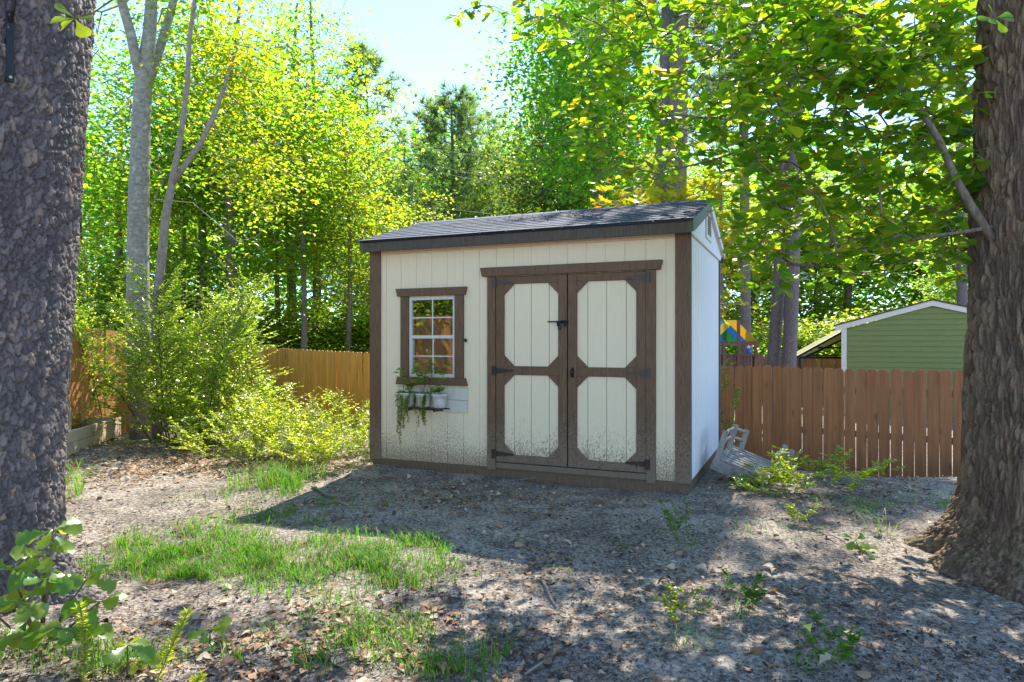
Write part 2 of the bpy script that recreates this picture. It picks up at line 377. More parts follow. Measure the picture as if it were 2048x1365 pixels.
def bark_mat(name, stops, scale=(30, 30, 8), bstr=.8, lichen=None, moss=None):
    m, n, p, o = mat(name); p.inputs['Roughness'].default_value = .85
    v = mapped(n, tuple(s/10 for s in scale)); f = noise_n(n, v, 10, 6, .7)
    cl = ramp(n, f, stops)
    a = N(n, 'ShaderNodeAttribute', attribute_name='rnd')
    if lichen:
        l = noise_n(n, mapped(n), 9, 5, .7)
        cl = mixc(n, math_n(n, 'MULTIPLY', math_n(n, 'SUBTRACT', l, .56), 7, True), cl, lichen)
    if moss:
        l = noise_n(n, mapped(n), 3.0, 5, .7); tc = n.nodes.new('ShaderNodeTexCoord'); sx = n.nodes.new('ShaderNodeSeparateXYZ'); n.links.new(tc.outputs['Object'], sx.inputs[0])
        k = math_n(n, 'SUBTRACT', math_n(n, 'SUBTRACT', l, .36), math_n(n, 'MULTIPLY', sx.outputs[2], .07))
        cl = mixc(n, math_n(n, 'MULTIPLY', math_n(n, 'MULTIPLY', k, 5, True), .7), cl, moss)
    n.links.new(cl, p.inputs['Base Color']); bump(n, p, f, bstr, .012); return m
M_BARKG = bark_mat('smooth_grey_bark', [(.3, (.13, .115, .09)), (.5, (.26, .23, .18)), (.75, (.42, .39, .32))], (14, 14, 22), .3, (.45, .45, .38))
M_BARKP = bark_mat('pine_bark', [(.3, (.05, .04, .04)), (.5, (.15, .115, .105)), (.75, (.27, .22, .20))], (60, 60, 16), 1)
M_BARKB = bark_mat('brown_bark', [(.3, (.06, .047, .035)), (.5, (.16, .12, .085)), (.75, (.28, .22, .16))], (40, 40, 9), .9)
M_BARKS = bark_mat('pale_sapling_bark', [(.3, (.16, .12, .085)), (.5, (.27, .21, .16)), (.75, (.36, .3, .23))], (20, 20, 12), .3)
def big_bark(name, plate_stops, moss=None, fine=60):
    m, n, p, o = mat(name); p.inputs['Roughness'].default_value = .82
    a = N(n, 'ShaderNodeAttribute', attribute_name='plate')
    cl = ramp(n, a.outputs['Fac'], plate_stops)
    f = noise_n(n, mapped(n), fine, 5, .7)
    cl = mixc(n, .55, cl, ramp(n, f, [(.3, (.25, .25, .25)), (.7, (1.4, 1.4, 1.4))]), 'MULTIPLY')
    if moss:
        l = noise_n(n, mapped(n), 4.0, 6, .75); tc = n.nodes.new('ShaderNodeTexCoord'); sx = n.nodes.new('ShaderNodeSeparateXYZ'); n.links.new(tc.outputs['Object'], sx.inputs[0])
        k = math_n(n, 'SUBTRACT', math_n(n, 'SUBTRACT', l, .5), math_n(n, 'MULTIPLY', sx.outputs[2], .05))
        cl = mixc(n, math_n(n, 'MULTIPLY', math_n(n, 'MULTIPLY', k, 5, True), .75), cl, moss)
    n.links.new(cl, p.inputs['Base Color']); bump(n, p, f, .6, .006); return m
M_BIGL = big_bark('scaly_grey_bark', [(0, (.075, .06, .055)), (.35, (.125, .102, .095)), (.6, (.19, .15, .13)), (.8, (.25, .175, .125)), (1, (.36, .215, .12))])
M_BIGR = big_bark('furrowed_oak_bark', [(0, (.08, .045, .026)), (.5, (.15, .088, .05)), (1, (.24, .155, .09))], (.10, .115, .035), 70)

def ground_mat():
    m, n, p, o = mat('sandy_soil'); p.inputs['Roughness'].default_value = .95; p.inputs['Specular IOR Level'].default_value = .15
    v = mapped(n, coord='Object')
    big = noise_n(n, v, .55, 5, .6); mid = noise_n(n, v, 3.2, 6, .7); fine = noise_n(n, v, 38, 6, .75); gr = noise_n(n, v, 160, 3, .7)
    sand = mixc(n, gr, (.40, .345, .275), (.62, .54, .44))
    mold = mixc(n, gr, (.05, .042, .04), (.15, .12, .10))
    k = math_n(n, 'ADD', math_n(n, 'MULTIPLY', math_n(n, 'SUBTRACT', mid, .5), 1.0), math_n(n, 'SUBTRACT', big, .5))
    k = math_n(n, 'ADD', k, math_n(n, 'MULTIPLY', math_n(n, 'SUBTRACT', fine, .5), 2.6))
    fac = math_n(n, 'ADD', math_n(n, 'MULTIPLY', k, 1.5), .62, True)
    n.links.new(mixc(n, fac, sand, mold), p.inputs['Base Color'])
    hh = math_n(n, 'ADD', math_n(n, 'MULTIPLY', fine, 1.0), math_n(n, 'MULTIPLY', mid, .35)); bump(n, p, hh, .9, .018); return m
M_GROUND = ground_mat()

# ------------------------------------------------------------------ ground
def sstep(t): t = np.clip(t, 0, 1); return t*t*(3-2*t)
def hgt(x, y):
    x = np.asarray(x, float); y = np.asarray(y, float)
    l = -.32*sstep((y-9)/5); r = -.68*sstep((y-6.8)/3.8); a = sstep(x/3)
    h = l*(1-a)+r*a
    h = h+.13*np.exp(-((x-2.75)**2+(y-8.2)**2)/.9)+.05*np.exp(-((x+1.6)**2+(y-7.7)**2)/.8)
    h = h+.13*np.exp(-((x+2.7)**2+(y-3.4)**2)/.35)+.10*sstep((-x-3.5)/2.5)*sstep((10-y)/3)
    h = h+.018*np.sin(1.9*x+.7*y)*np.sin(1.3*y-.4*x+1)+.010*np.sin(4.3*x+2.1)*np.sin(3.7*y+.6*x)+.006*np.sin(9.1*x+3*y)*np.sin(8.3*y-2*x)
    return h
def H1(x, y): return float(hgt(x, y))
xs = np.concatenate([[-600, -250, -120, -60, -35, -22, -15, -11], np.arange(-9, 9.01, .07), [11, 15, 22, 35, 60, 120, 250, 600]])
ys = np.concatenate([[-400, -150, -60, -25, -12, -6, -3, -1, 0, .7, 1.3], np.arange(1.6, 13.01, .07), [13.6, 14.5, 16, 18, 21, 25, 32, 45, 70, 120, 250, 600, 1200]])
X, Y = np.meshgrid(xs, ys); Z = hgt(X, Y)+RNG.normal(0, .0035, X.shape)
nx, ny = len(xs), len(ys); ii = (np.arange(ny-1)[:, None]*nx+np.arange(nx-1)[None]).ravel()
me = np_mesh('ground', np.stack([X, Y, Z], -1).reshape(-1, 3), np.stack([ii, ii+1, ii+nx+1, ii+nx], 1), None, True)
tag(obj('ground', me, M_GROUND), 'sandy bare yard soil with leaf mould', kind='structure')

# ------------------------------------------------------------------ shed
SX, SY = 1.6645, 6.4
RZ = -math.atan2(.39404, .91909)
shed = empty('garden_shed', (SX, SY, 0), RZ)
tag(shed, 'cream garden shed with brown trim, double doors and one window', 'shed')
WL, D, ZB, ZT = -3.55, 2.40, .12, 2.47       # wall extents (local x from WL to 0)
def pieces(x0, x1, z0, z1, holes):
    rects = [(x0, x1, z0, z1)]
    for hx0, hx1, hz0, hz1 in holes:
        new = []
        for a, b, c, d in rects:
            if hx1 <= a or hx0 >= b or hz1 <= c or hz0 >= d: new.append((a, b, c, d)); continue
            if hx0 > a: new.append((a, hx0, c, d))
            if hx1 < b: new.append((hx1, b, c, d))
            m0, m1 = max(a, hx0), min(b, hx1)
            if hz0 > c: new.append((m0, m1, c, hz0))
            if hz1 < d: new.append((m0, m1, hz1, d))
        rects = new
    return rects
WIN = (-3.05, -2.475, 1.062, 1.93); DOOR = (-1.99, -.40, .17, 2.125)
# front siding boards
gl = [-3.55, -3.355, -3.162, -2.965, -2.769, -2.573, -2.379, -2.187, -1.989, -1.792, -1.594, -1.398, -1.202, -1.005, -.811, -.613, -.415, -.217, 0]
for a, b in zip(gl[:-1], gl[1:]):
    for q in pieces(a+.0035, b-.0035, ZB, ZT-.01, [WIN, DOOR]): bx('siding_board', M_SIDING, shed, q[0], q[1], 0, .012, q[2], q[3], .0015)
mb = MB()
for q in pieces(WL+.01, -.01, ZB+.002, ZT, [WIN, DOOR]): mb.box(q[0], q[1], .007, .06, q[2], q[3])
mb.build('wall_core', M_SIDING, shed)
# side and back boards
for k in range(12):
    y0, y1 = .012+k*(D-.024)/12, .012+(k+1)*(D-.024)/12
    bx('siding_board', M_SIDE2, shed, -.012, 0, y0+.006, y1-.006, ZB, ZT-.005, .0015)
    bx('siding_board', M_SIDE2, shed, WL, WL+.012, y0+.006, y1-.006, ZB, ZT-.005, .0015)
for a, b in zip(gl[:-1], gl[1:]): bx('siding_board', M_SIDE2, shed, a+.003, b-.003, D-.012, D, ZB, ZT-.005, .0015)
mb = MB(); mb.box(-.06, -.007, .061, D-.061, ZB, ZT).box(WL+.007, WL+.06, .061, D-.061, ZB, ZT).box(WL+.01, -.01, D-.06, D-.007, ZB, ZT)
mb.build('side_wall_core', M_SIDE2, shed)
bx('floor', M_DARKIN, shed, WL+.02, -.02, .02, D-.02, .12, .155, 0)
# frieze under the eave, corner boards
bx('frieze_board', simple('peach_frieze', (.66, .50, .36), .7, var=.08), shed, WL+.13, -.13, -.016, .004, 2.424, 2.472)
for x0, x1 in ((WL-.02, WL+.125), (-.13, .016)):
    bx('corner_board', M_TRIM, shed, x0, x1, -.022, .0, ZB-.01, ZT+.005)
bx('corner_board', M_OLIVE, shed, .0, .015, .001, .05, ZB, ZT-.005)
bx('corner_board', M_TRIM2, shed, .0, .016, D-.05, D+.016, ZB, ZT-.005)
# eave fascia and soffit
bx('fascia', M_TRIM2, shed, WL-.04, .035, -.155, -.128, 2.445, 2.55)
bx('fascia', M_TRIM2, shed, WL-.04, .035, D+.128, D+.155, 2.445, 2.55)
bx('soffit', M_WTRIM, shed, WL-.03, .0, -.127, .004, 2.473, 2.49)
# gable panels with rake boards
RZT = 2.99; RY = 1.2
for sx in (0, 1):
    x0, x1 = ((-.02, .018), (WL-.018, WL+.02))[sx]
    pts = [(-.03, 2.468), (D+.03, 2.468), (D+.1, 2.52), (RY, RZT-.055), (-.1, 2.52)]
    g = MB(); n = len(pts); g.add([(x0, y, z) for y, z in pts]+[(x1, y, z) for y, z in pts], [tuple(range(n)), tuple(range(2*n-1, n-1, -1))]+[(i, (i+1) % n, (i+1) % n+n, i+n) for i in range(n)])
    gp = g.build('gable_panel', M_SIDE2, shed)
    xo = x1 if sx == 0 else x0; s = 1 if sx == 0 else -1
    for y0, mt in ((-.157, M_OLIVE), (D+.157, M_SIDE2)):
        g = MB(); e = .04*s; zz = 2.47 if y0 < 0 else 2.525
        poly = [(y0, zz-.02), (y0, 2.56), (RY, RZT+.0), (RY, RZT-.115), (y0+(.12 if y0 < 0 else -.12), zz+.01)]
        g.add([(xo, y, z) for y, z in poly]+[(xo+e, y, z) for y, z in poly], [(0, 1, 2, 3, 4), (9, 8, 7, 6, 5)]+[(i, (i+1) % 5, (i+1) % 5+5, i+5) for i in range(5)])
        g.build('rake_board', mt, shed)
    if sx == 0:
        v = MB().box(.018, .03, .98, 1.42, 2.555, 2.86).build('gable_vent', M_WTRIM, shed, .003)
        for k in range(9): bx('louvre', M_BLACK, v, .03, .036, 1.06, 1.34, 2.61+k*.024, 2.622+k*.024, 0)
bx('trim_strip', M_WTRIM, shed, .001, .02, .052, D-.052, 2.455, 2.467)
# roof: decking and shingles
EZ = 2.563; pitch = math.atan2(RZT-EZ, RY+.17); SL = math.hypot(RZT-EZ, RY+.17)
rf = MB()
poly = [(-.17, EZ-.012), (-.17, EZ+.003), (RY, RZT+.003), (D+.17, EZ+.003), (D+.17, EZ-.012), (RY, RZT-.014)]
xa, xb = WL-.065, .06
rf.add([(xa, y, z) for y, z in poly]+[(xb, y, z) for y, z in poly], [(0, 1, 2, 5), (5, 2, 3, 4), (6, 11, 8, 7), (11, 10, 9, 8)]+[(i, (i+1) % 6, (i+1) % 6+6, i+6) for i in range(6)])
roof = rf.build('roof', M_BLACK, shed)
NR, TW = 10, .30; ex = SL/NR
shm = MB().box(-TW/2+.003, TW/2-.003, -.006, ex+.02, 0, .006).mesh('shingle'); shm.materials.append(M_SHING)
rr = random.Random(3)
RW = xb-xa
for r_ in range(NR):
    off = (.0, .15, .08, .22)[r_ % 4]; edges = [0.0]+[e_ for e_ in np.arange(off, RW, TW) if .05 < e_ < RW-.05]+[RW]
    for e0, e1 in zip(edges[:-1], edges[1:]):
        wd_ = e1-e0; dd = r_*ex
        o = bpy.data.objects.new('shingle', shm); link(o, roof); o.scale = (wd_/TW, 1, 1)
        o.location = (xa+(e0+e1)/2, -.178+dd*math.cos(pitch), EZ+.003+dd*math.sin(pitch)+.003+rr.uniform(0, .002)); o.rotation_euler = (pitch-R(2.6)+R(rr.uniform(-.3, .3)), 0, 0)
bk = MB(); 
for r_ in range(NR):
    for k in range(12):
        dd = r_*ex; x0 = xa+k*TW*1.01; y0 = D+.178-dd*math.cos(pitch); z0 = EZ+.009+dd*math.sin(pitch)
        y1 = y0-(ex+.02)*math.cos(pitch); z1 = z0+(ex+.02)*math.sin(pitch)-.004
        bk.add([(x0, y0, z0), (x0+TW*.97, y0, z0), (x0+TW*.97, y1, z1), (x0, y1, z1), (x0, y0, z0-.007), (x0+TW*.97, y0, z0-.007)], [(0, 1, 2, 3), (4, 5, 1, 0)])
tag(bk.build('back_slope_shingles', M_SHING, roof), kind='stuff')
for k in range(12):
    x0 = xa+k*.303; c = MB(); a = .13; dz = a*math.tan(pitch)
    c.add([(x0, RY-a, RZT+.014-dz), (x0+.31, RY-a, RZT+.011-dz), (x0+.31, RY, RZT+.016), (x0, RY, RZT+.019), (x0, RY+a, RZT+.014-dz), (x0+.31, RY+a, RZT+.011-dz)], [(0, 1, 2, 3), (3, 2, 5, 4)])
    c.build('ridge_shingle', M_SHING, roof)
# floor rim, skid, blocks
bx('rim_board', M_SKID, shed, WL+.01, -.012, -.004, .05, -.02, .118)
bx('sill_board', M_TRIM, shed, -1.985, -.405, -.03, .0, .118, .178)
bx('rim_board', M_SKID, shed, -.045, -.008, .05, D, .0, .118)
for y0 in (.35, D-.45): bx('skid', M_SKID, shed, WL+.05, -.05, y0, y0+.09, -.1, .0)
for (x0, y0) in ((-.25, .02), (-.22, 1.0), (-.22, 1.9), (-1.8, .05)):
    bx('concrete_block', M_CONC, shed, x0, x0+.2, y0+.05, y0+.42, -.35, -.005, .008)
# window
win = MB()
X0, X1, Z0, Z1 = WIN
for q in ((X0, X0+.028, Z0, Z1), (X1-.028, X1, Z0, Z1), (X0+.028, X1-.028, Z0, Z0+.028), (X0+.028, X1-.028, Z1-.028, Z1)): win.box(q[0], q[1], -.012, .045, q[2], q[3])
win = win.build('window', M_WHITE, shed, .002)
zm = 1.495; xm = (X0+X1)/2
bx('meeting_rail', M_WHITE, win, X0+.028, X1-.028, -.006, .03, zm-.018, zm+.018)
for z0, z1, yy in ((Z0+.028, zm-.018, .016), (zm+.018, Z1-.028, .004)):
    h_ = (z0+z1)/2
    bx('muntin', M_WHITE, win, xm-.007, xm+.007, yy, yy+.012, z0, z1, .001)
    for xx0, xx1 in ((X0+.028, xm-.007), (xm+.007, X1-.028)):
        bx('muntin', M_WHITE, win, xx0, xx1, yy, yy+.012, h_-.007, h_+.007, .001)
        for a, b in ((z0, h_-.007), (h_+.007, z1)): bx('pane', M_PANE, win, xx0, xx1, yy+.004, yy+.008, a, b, 0)
mb = MB().prism([(-3.215, 2.032), (-2.325, 2.032), (-2.345, 1.945), (-3.19, 1.945)], -.04, -.0); mb.build('head_casing', M_TRIM, win, .003)
bx('side_casing', M_TRIM, win, -3.155, X0-.001, -.03, 0, 1.052, 1.944); bx('side_casing', M_TRIM, win, X1+.001, -2.368, -.03, 0, 1.052, 1.944)
mb = MB().prism([(-3.19, 1.051), (-2.345, 1.051), (-2.32, .968), (-3.21, .968)], -.045, -.0); mb.build('sill', M_TRIM, win, .003)
# planter backing board: two whitewashed planks
for z0, z1 in ((.815, .945), (.682, .812)): bx('planter_plank', M_PLANKW, shed, -3.2, -2.32, -.024, -.001, z0, z1)
# door casing
mb = MB().prism([(-2.16, 2.222), (-.245, 2.222), (-.268, 2.130), (-2.14, 2.130)], -.048, -.0); mb.build('door_header', M_TRIM, shed, .003)
bx('door_jamb', M_TRIM, shed, -2.082, -1.988, -.035, 0, .10, 2.129); bx('door_jamb', M_TRIM, shed, -.404, -.312, -.035, 0, .09, 2.129)
def make_door(x0, x1, hinge_left):
    d = bx('door', M_TRIM, shed, x0, x1, .004, .03, .186, 2.119, 0)
    st = .093; zr = (.186, .268, 1.098, 1.19, 2.042, 2.119)
    hw = (x1-x0-2*st)
    for a, b in ((zr[1]-.01, zr[2]+.01), (zr[3]-.01, zr[4]+.01)):
        gs = [x0+st-.01, x0+st+hw*.18, x0+st+hw*.5, x0+st+hw*.83, x1-st+.01]
        for g0, g1 in zip(gs[:-1], gs[1:]): bx('panel_board', M_SIDING, d, g0+.0025, g1-.0025, -.006, .004, a, b, .001)
    bx('stile', M_TRIM, d, x0, x0+st, -.026, .003, .186, 2.119); bx('stile', M_TRIM, d, x1-st, x1, -.026, .003, .186, 2.119)
    for a, b in ((zr[0], zr[1]), (zr[2], zr[3]), (zr[4], zr[5])): bx('rail', M_TRIM, d, x0+st+.001, x1-st-.001, -.025, .003, a, b)
    c = .112
    for a, b in ((zr[1], zr[2]), (zr[3], zr[4])):
        for sx in (0, 1):
            for sz in (0, 1):
                xx = x0+st+.001 if sx == 0 else x1-st-.001; zz = a if sz == 0 else b
                dx = c if sx == 0 else -c; dz = c if sz == 0 else -c
                MB().prism([(xx, zz), (xx+dx, zz), (xx, zz+dz)], -.023, .002).build('corner_brace', M_TRIM, d, .002)
    for zz in (.27, 1.14, 2.06):
        h = MB(); s = 1 if hinge_left else -1; xe = x0 if hinge_left else x1
        h.prism([(xe-.045*s, zz-.05), (xe-.005*s, zz-.05), (xe-.005*s, zz+.05), (xe-.045*s, zz+.05)], -.040, -.036)
        h.tube([(xe, -.04, zz-.05), (xe, -.04, zz+.05)], .008, 8)
        h.prism([(xe+.006*s, zz-.028), (xe+.2*s, zz-.01), (xe+.2*s, zz+.01), (xe+.006*s, zz+.028)], -.032, -.0265)
        h.build('hinge', M_RUST if zz < 1 else (M_RUST if hinge_left and zz < 2 else M_TRIM2), d, 0)
    return d
dl = make_door(-1.984, -1.201, True); dr = make_door(-1.189, -.406, False)
mb = MB().box(-1.31, -1.185, -.032, -.027, 1.625, 1.655).tube([(-1.40, -.042, 1.645), (-1.18, -.042, 1.645)], .007, 8).box(-1.30, -1.27, -.048, -.032, 1.60, 1.65).tube([(-1.285, -.045, 1.60), (-1.285, -.05, 1.57), (-1.262, -.05, 1.565), (-1.255, -.045, 1.60)], .005, 6).box(-1.23, -1.205, -.044, -.032, 1.592, 1.622)
mb.build('slide_bolt', M_BLACK, dl, 0)
mb = MB().box(-1.262, -1.206, -.031, -.0265, 1.63, 1.66); mb.build('bolt_plate', M_RUST, dl)
mb = MB().box(-1.155, -1.128, -.031, -.0265, 1.085, 1.185).tube([(-1.142, -.03, 1.168), (-1.142, -.062, 1.162), (-1.142, -.068, 1.135), (-1.142, -.062, 1.105), (-1.142, -.03, 1.100)], .008, 8)
mb.build('door_handle', M_BLACK, dr, 0); MB().tube([(-1.142, -.032, 1.14), (-1.142, -.05, 1.14)], .014, 12).build('lock_cylinder', M_BRASS, dr)

def shed_pt(x, y, z): return shed.matrix_basis @ Vector((x, y, z))
bpy.context.view_layer.update()

# leaf and twig clumps on the roof
for (x, u, s, lab) in ((-2.05, .62, .28, 'small clump of dead leaves and twigs on the shingles'), (-1.35, .55, .42, 'larger heap of dead leaves and twigs on the shingles')):
    P = []; A = []; 
    for k in range(90 if s > .3 else 45):
        q = shed_pt(x+random.gauss(0, s*.45), -.17+(u+random.gauss(0, .08))*math.cos(pitch)*SL, 0)
        uu = (q-shed_pt(0, -.17, 0)).dot(Vector((.394, .919, 0)))
        q.z = EZ+.02+uu*math.tan(pitch)+random.uniform(0, .03); P.append(q); A.append((random.gauss(0, 1), random.gauss(0, 1), random.gauss(0, .3)))
    Nn = np.tile([-.1, -.3, 1.], (len(P), 1))+RNG.normal(0, .3, (len(P), 3))
    me = leaf_mesh('roof_debris', P, A, Nn, RNG.uniform(.02, .06, len(P)), *T_SMALL, width=RNG.uniform(.3, .9, len(P)))
    tag(obj('roof_debris', me, M_CHIP), lab, 'leaf clump')

# planter under the window: bracket rack, three pots, trailing plants
rack = empty('pot_rack', shed_pt(-2.80, -.03, .72), RZ); tag(rack, 'black metal pot bracket on the white board under the window', 'plant bracket')
for xx in (-.17, .0, .17):
    MB().tube([(xx, .004, .16), (xx, 0, -.02), (xx, -.17, -.02), (xx, -.18, .01)], .008, 6).build('hook', M_BLACK, rack)
MB().tube([(-.24, -.02, .0), (.28, -.02, .0)], .007, 6).build('rail', M_BLACK, rack); MB().tube([(-.24, -.17, .0), (.28, -.17, .0)], .007, 6).build('rail', M_BLACK, rack)
def lathe(prof, n=20):
    m = MB(); vs = [(r_*math.cos(2*math.pi*k/n), r_*math.sin(2*math.pi*k/n), z) for r_, z in prof for k in range(n)]
    fs = [(i*n+k, i*n+(k+1) % n, (i+1)*n+(k+1) % n, (i+1)*n+k) for i in range(len(prof)-1) for k in range(n)]
    return m.add(vs, fs)
pots = []
for k, (xx, lab) in enumerate(((-.20, 'chalky white pot farthest from the doors, hidden behind trailing succulents'), (.0, 'chalky white pot in the middle of the bracket under the window'), (.20, 'chalky white ribbed pot nearest the doors under the window'))):
    p0 = shed_pt(-2.80+xx, -.125, .735); pt = empty('flower_pot', p0, 0); tag(pt, lab, 'pot', 'pots in the bracket under the window')
    lathe([(0, 0), (.058, 0), (.064, .03), (.066, .035), (.072, .075), (.074, .08), (.082, .125), (.09, .13), (.09, .15), (.078, .15), (.074, .12), (0, .12)]).build('pot', M_POT, pt, 0, True)
    lathe([(0, .128), (.05, .132), (.076, .124)]).build('soil', M_SOIL, pt)
    pots.append(p0)
def trailing(p0, strands, lab):
    P, A, Nn, s0, s1 = [], [], [], [], []
    for (dx, ln, dense) in strands:
        a = Vector(p0)+Vector((.919*dx, -.394*dx, .14)); out = Vector((-.394*.09, -.919*.09, 0))
        pts = []; M_ = int(ln/.012)
        for i in range(M_+1):
            t = i/M_; drop = max(0, t*ln-.07)
            q = a+out*min(1, t*ln/.09)+Vector((math.sin(i*.13+dx*30)*.012, math.cos(i*.11)*.008, .02*math.sin(min(1, t*ln/.09)*3.1)-drop)); pts.append(q)
        for i in range(M_):
            s0.append(pts[i]); s1.append(pts[i+1])
            for k in range(dense):
                P.append(pts[i]+Vector(RNG.normal(0, .004, 3))); an = random.uniform(0, 6.28)
                A.append((math.cos(an), math.sin(an), random.uniform(-.5, .6))); Nn.append((random.gauss(0, .3), random.gauss(0, .3), 1))
    th = empty('trailing_plant', p0); tag(th, lab, 'plant', 'plants growing in the window pots')
    me = leaf_mesh('leaves', np.array(P)-np.array(p0), A, Nn, RNG.uniform(.018, .034, len(P)), *T_DIAMOND); o = obj('leaves', me, M_SUCC, th); tag(o, kind='stuff')
    obj('stem', seg_mesh('stem', np.array(s0)-np.array(p0), np.array(s1)-np.array(p0), np.full(len(s0), .002), np.full(len(s0), .002), 4), M_STEM, th)['kind'] = 'stuff'
trailing(pots[0], [(-.07, .50, 5), (-.05, .42, 4), (-.03, .62, 3), (-.02, .34, 4), (.02, .45, 4), (.05, .30, 4), (.07, .38, 3)], 'long yellow-green succulent trailing from the pot farthest from the doors')
trailing(pots[1], [(-.06, .28, 3), (.0, .42, 2), (.06, .36, 6), (.075, .40, 6), (.05, .30, 5)], 'yellow-green succulent trailing from the middle pot')
def pot_shrub(p0, stems, lab, leafmat=None):
    th = empty('potted_plant', p0); tag(th, lab, 'plant', 'plants growing in the window pots'); P, A, Nn, s0, s1 = [], [], [], [], []
    for (dx, h_, lx) in stems:
        a = np.array([.919*dx, -.394*dx, .13]); prev = a
        for i in range(1, 9):
            q = a+np.array([lx*i/8+random.gauss(0, .006), -.03*i/8, h_*i/8]); s0.append(prev); s1.append(q); prev = q
            if i >= 4:
                for k in range(4):
                    an = random.uniform(0, 6.28); P.append(q); A.append((math.cos(an), math.sin(an), random.uniform(-.2, .5))); Nn.append((0, 0, 1))
    obj('leaves', leaf_mesh('leaves', P, A, np.array(Nn)+RNG.normal(0, .3, (len(P), 3)), RNG.uniform(.045, .085, len(P)), *T_SMALL), leafmat or M_BUSH, th)['kind'] = 'stuff'
    obj('stem', seg_mesh('stem', s0, s1, np.full(len(s0), .003), np.full(len(s0), .0025), 5), M_STEMB, th)['kind'] = 'stuff'
pot_shrub(pots[1], [(-.04, .42, -.03), (-.02, .36, .06), (.02, .28, -.1), (.03, .33, .1), (.0, .22, .02)], 'leafy upright stems growing in the middle window pot')
pot_shrub(pots[0], [(-.03, .27, -.06), (.02, .14, .03), (.04, .10, -.04)], 'thin upright stem in the pot farthest from the doors')
pot_shrub(pots[2], [(-.02, .07, .03), (.02, .10, -.03), (.03, .35, .04), (-.03, .07, -.05)], 'short sprigs in the ribbed pot nearest the doors')
# plain stand-in for an unidentified pale shape behind the lower pane
st = shed_pt(-2.58, .24, 1.02)
fig = lathe([(0, 0), (.05, 0), (.06, .05), (.05, .10), (.028, .15), (.02, .18), (.035, .21), (.038, .24), (.02, .27), (0, .275)], 16).build('stand_in', M_POT, None, 0, True); fig.location = st
tag(fig, 'pale slender stand-in for an unclear shape behind the lower window pane', 'stand_in')
sh = MB().box(-3.2, -2.3, .062, .36, .985, 1.018).build('inner_shelf', M_SKID, shed)
# small wall hook right of the window, number mark on the side wall
bx('wall_hook', M_BLACK, shed, -2.352, -2.335, -.03, -.0, 1.44, 1.475)

# ------------------------------------------------------------------ fences
def picket_mesh(wd, name='picket'):
    h = 1.0; hw = wd/2
    pts = [(-hw, 0), (hw, 0), (hw, h-.030), (hw*.86, h-.012), (hw*.5, h-.001), (0, h), (-hw*.5, h-.001), (-hw*.86, h-.012), (-hw, h-.030)]
    return MB().prism(pts, -.008, .008).mesh(name, .0015)
def fence(name, label, p0, p1, z0, z1, pit, mt, back=1, gap=.006, rails=(.25, .85, 1.45), posts=True, group=None, wob=.006, seed=1):
    """p0,p1 ground line, z0,z1 height of the top line; back=+1 puts the rails on the left-hand side of p0->p1"""
    rr = random.Random(seed); p0 = Vector((*p0, 0)); p1 = Vector((*p1, 0)); d = p1-p0; L = d.length; d.normalize(); an = math.atan2(d.y, d.x)
    th = empty(name, (p0.x, p0.y, H1(p0.x, p0.y)), 0); tag(th, label, 'fence', group); base = Vector(th.location)
    pm = picket_mesh(pit-gap); pm.materials.append(mt); n = int(L/pit)
    for i in range(n):
        t = (i+.5)*pit/L; q = p0+d*(t*L); zt = z0+(z1-z0)*t+rr.uniform(-wob, wob); zb = H1(q.x, q.y)-.06
        o = bpy.data.objects.new('picket', pm); link(o, th)
        o.location = Vector((q.x, q.y, zb))-base; o.scale = (1+rr.uniform(-.03, .02), 1, zt-zb)
        o.rotation_euler = (R(rr.uniform(-.5, .5)), R(rr.uniform(-.35, .35)), an+R(rr.uniform(-1.2, 1.2)))
    nn = Vector((-d.y, d.x, 0))*back
    for h_ in rails:
        a = p0+nn*.032+Vector((0, 0, z0-1.75+h_)); b = p1+nn*.032+Vector((0, 0, z1-1.75+h_))
        MB().bar(a-base, b-base, .038, .085).build('rail', mt, th)
    if posts:
        k = max(1, round(L/2.4))
        for i in range(k+1):
            q = p0+d*(L*i/k)+nn*.1; zt = z0+(z1-z0)*i/k-.06; MB().box(-.045, .045, -.045, .045, H1(q.x, q.y)-.3, zt).build('post', mt, th, .004).location = Vector((q.x-base.x, q.y-base.y, -base.z))
    return th
# right fence
A1 = at(1440, 732, 10.5); A2 = at(1930, 743.5, 8.6); dv = (A2-A1)
B1 = A1-dv*.55; B2 = A2+dv*.35
fence('picket_fence', 'brown stained dog-ear board fence between the shed and the furrowed oak', B1.xy, B2.xy, B1.z, B2.z, .1395, M_FENR, back=1, gap=.0055, wob=.010)
# left back fence
L1 = at(425, 690.5, 17.5); L2 = at(760, 707.5, 13.8); dv = L2-L1; L3 = L2+dv*.2
fence('picket_fence', 'bright orange stained board fence behind the weeds left of the shed', L1.xy, L3.xy, L1.z, L3.z, .1395, M_FENL, back=1, gap=.003, wob=.006, seed=2)
# left side fence
fence('picket_fence', 'orange board fence running behind the scaly trunk and the big shrub', (-5.3, -2.5), (L1.x-.05, L1.y+.1), 2.22, L1.z+.05, .1395, M_FENS, back=1, gap=.003, seed=3)
# far fences
q1 = at(440, 689, 24); q2 = at(790, 701, 20.5)
fence('picket_fence', 'grey-brown board fence at the wood edge beyond the orange fence', q1.xy, q2.xy, q1.z, q2.z, .14, M_FENG, posts=False, gap=.004, seed=4)
q1 = at(1400, 706, 25); q2 = at(1760, 718, 22)
fence('picket_fence', 'reddish board fence beyond the playset and pine trunks', q1.xy, q2.xy, q1.z, q2.z, .14, M_FENF, gap=.004, seed=5)

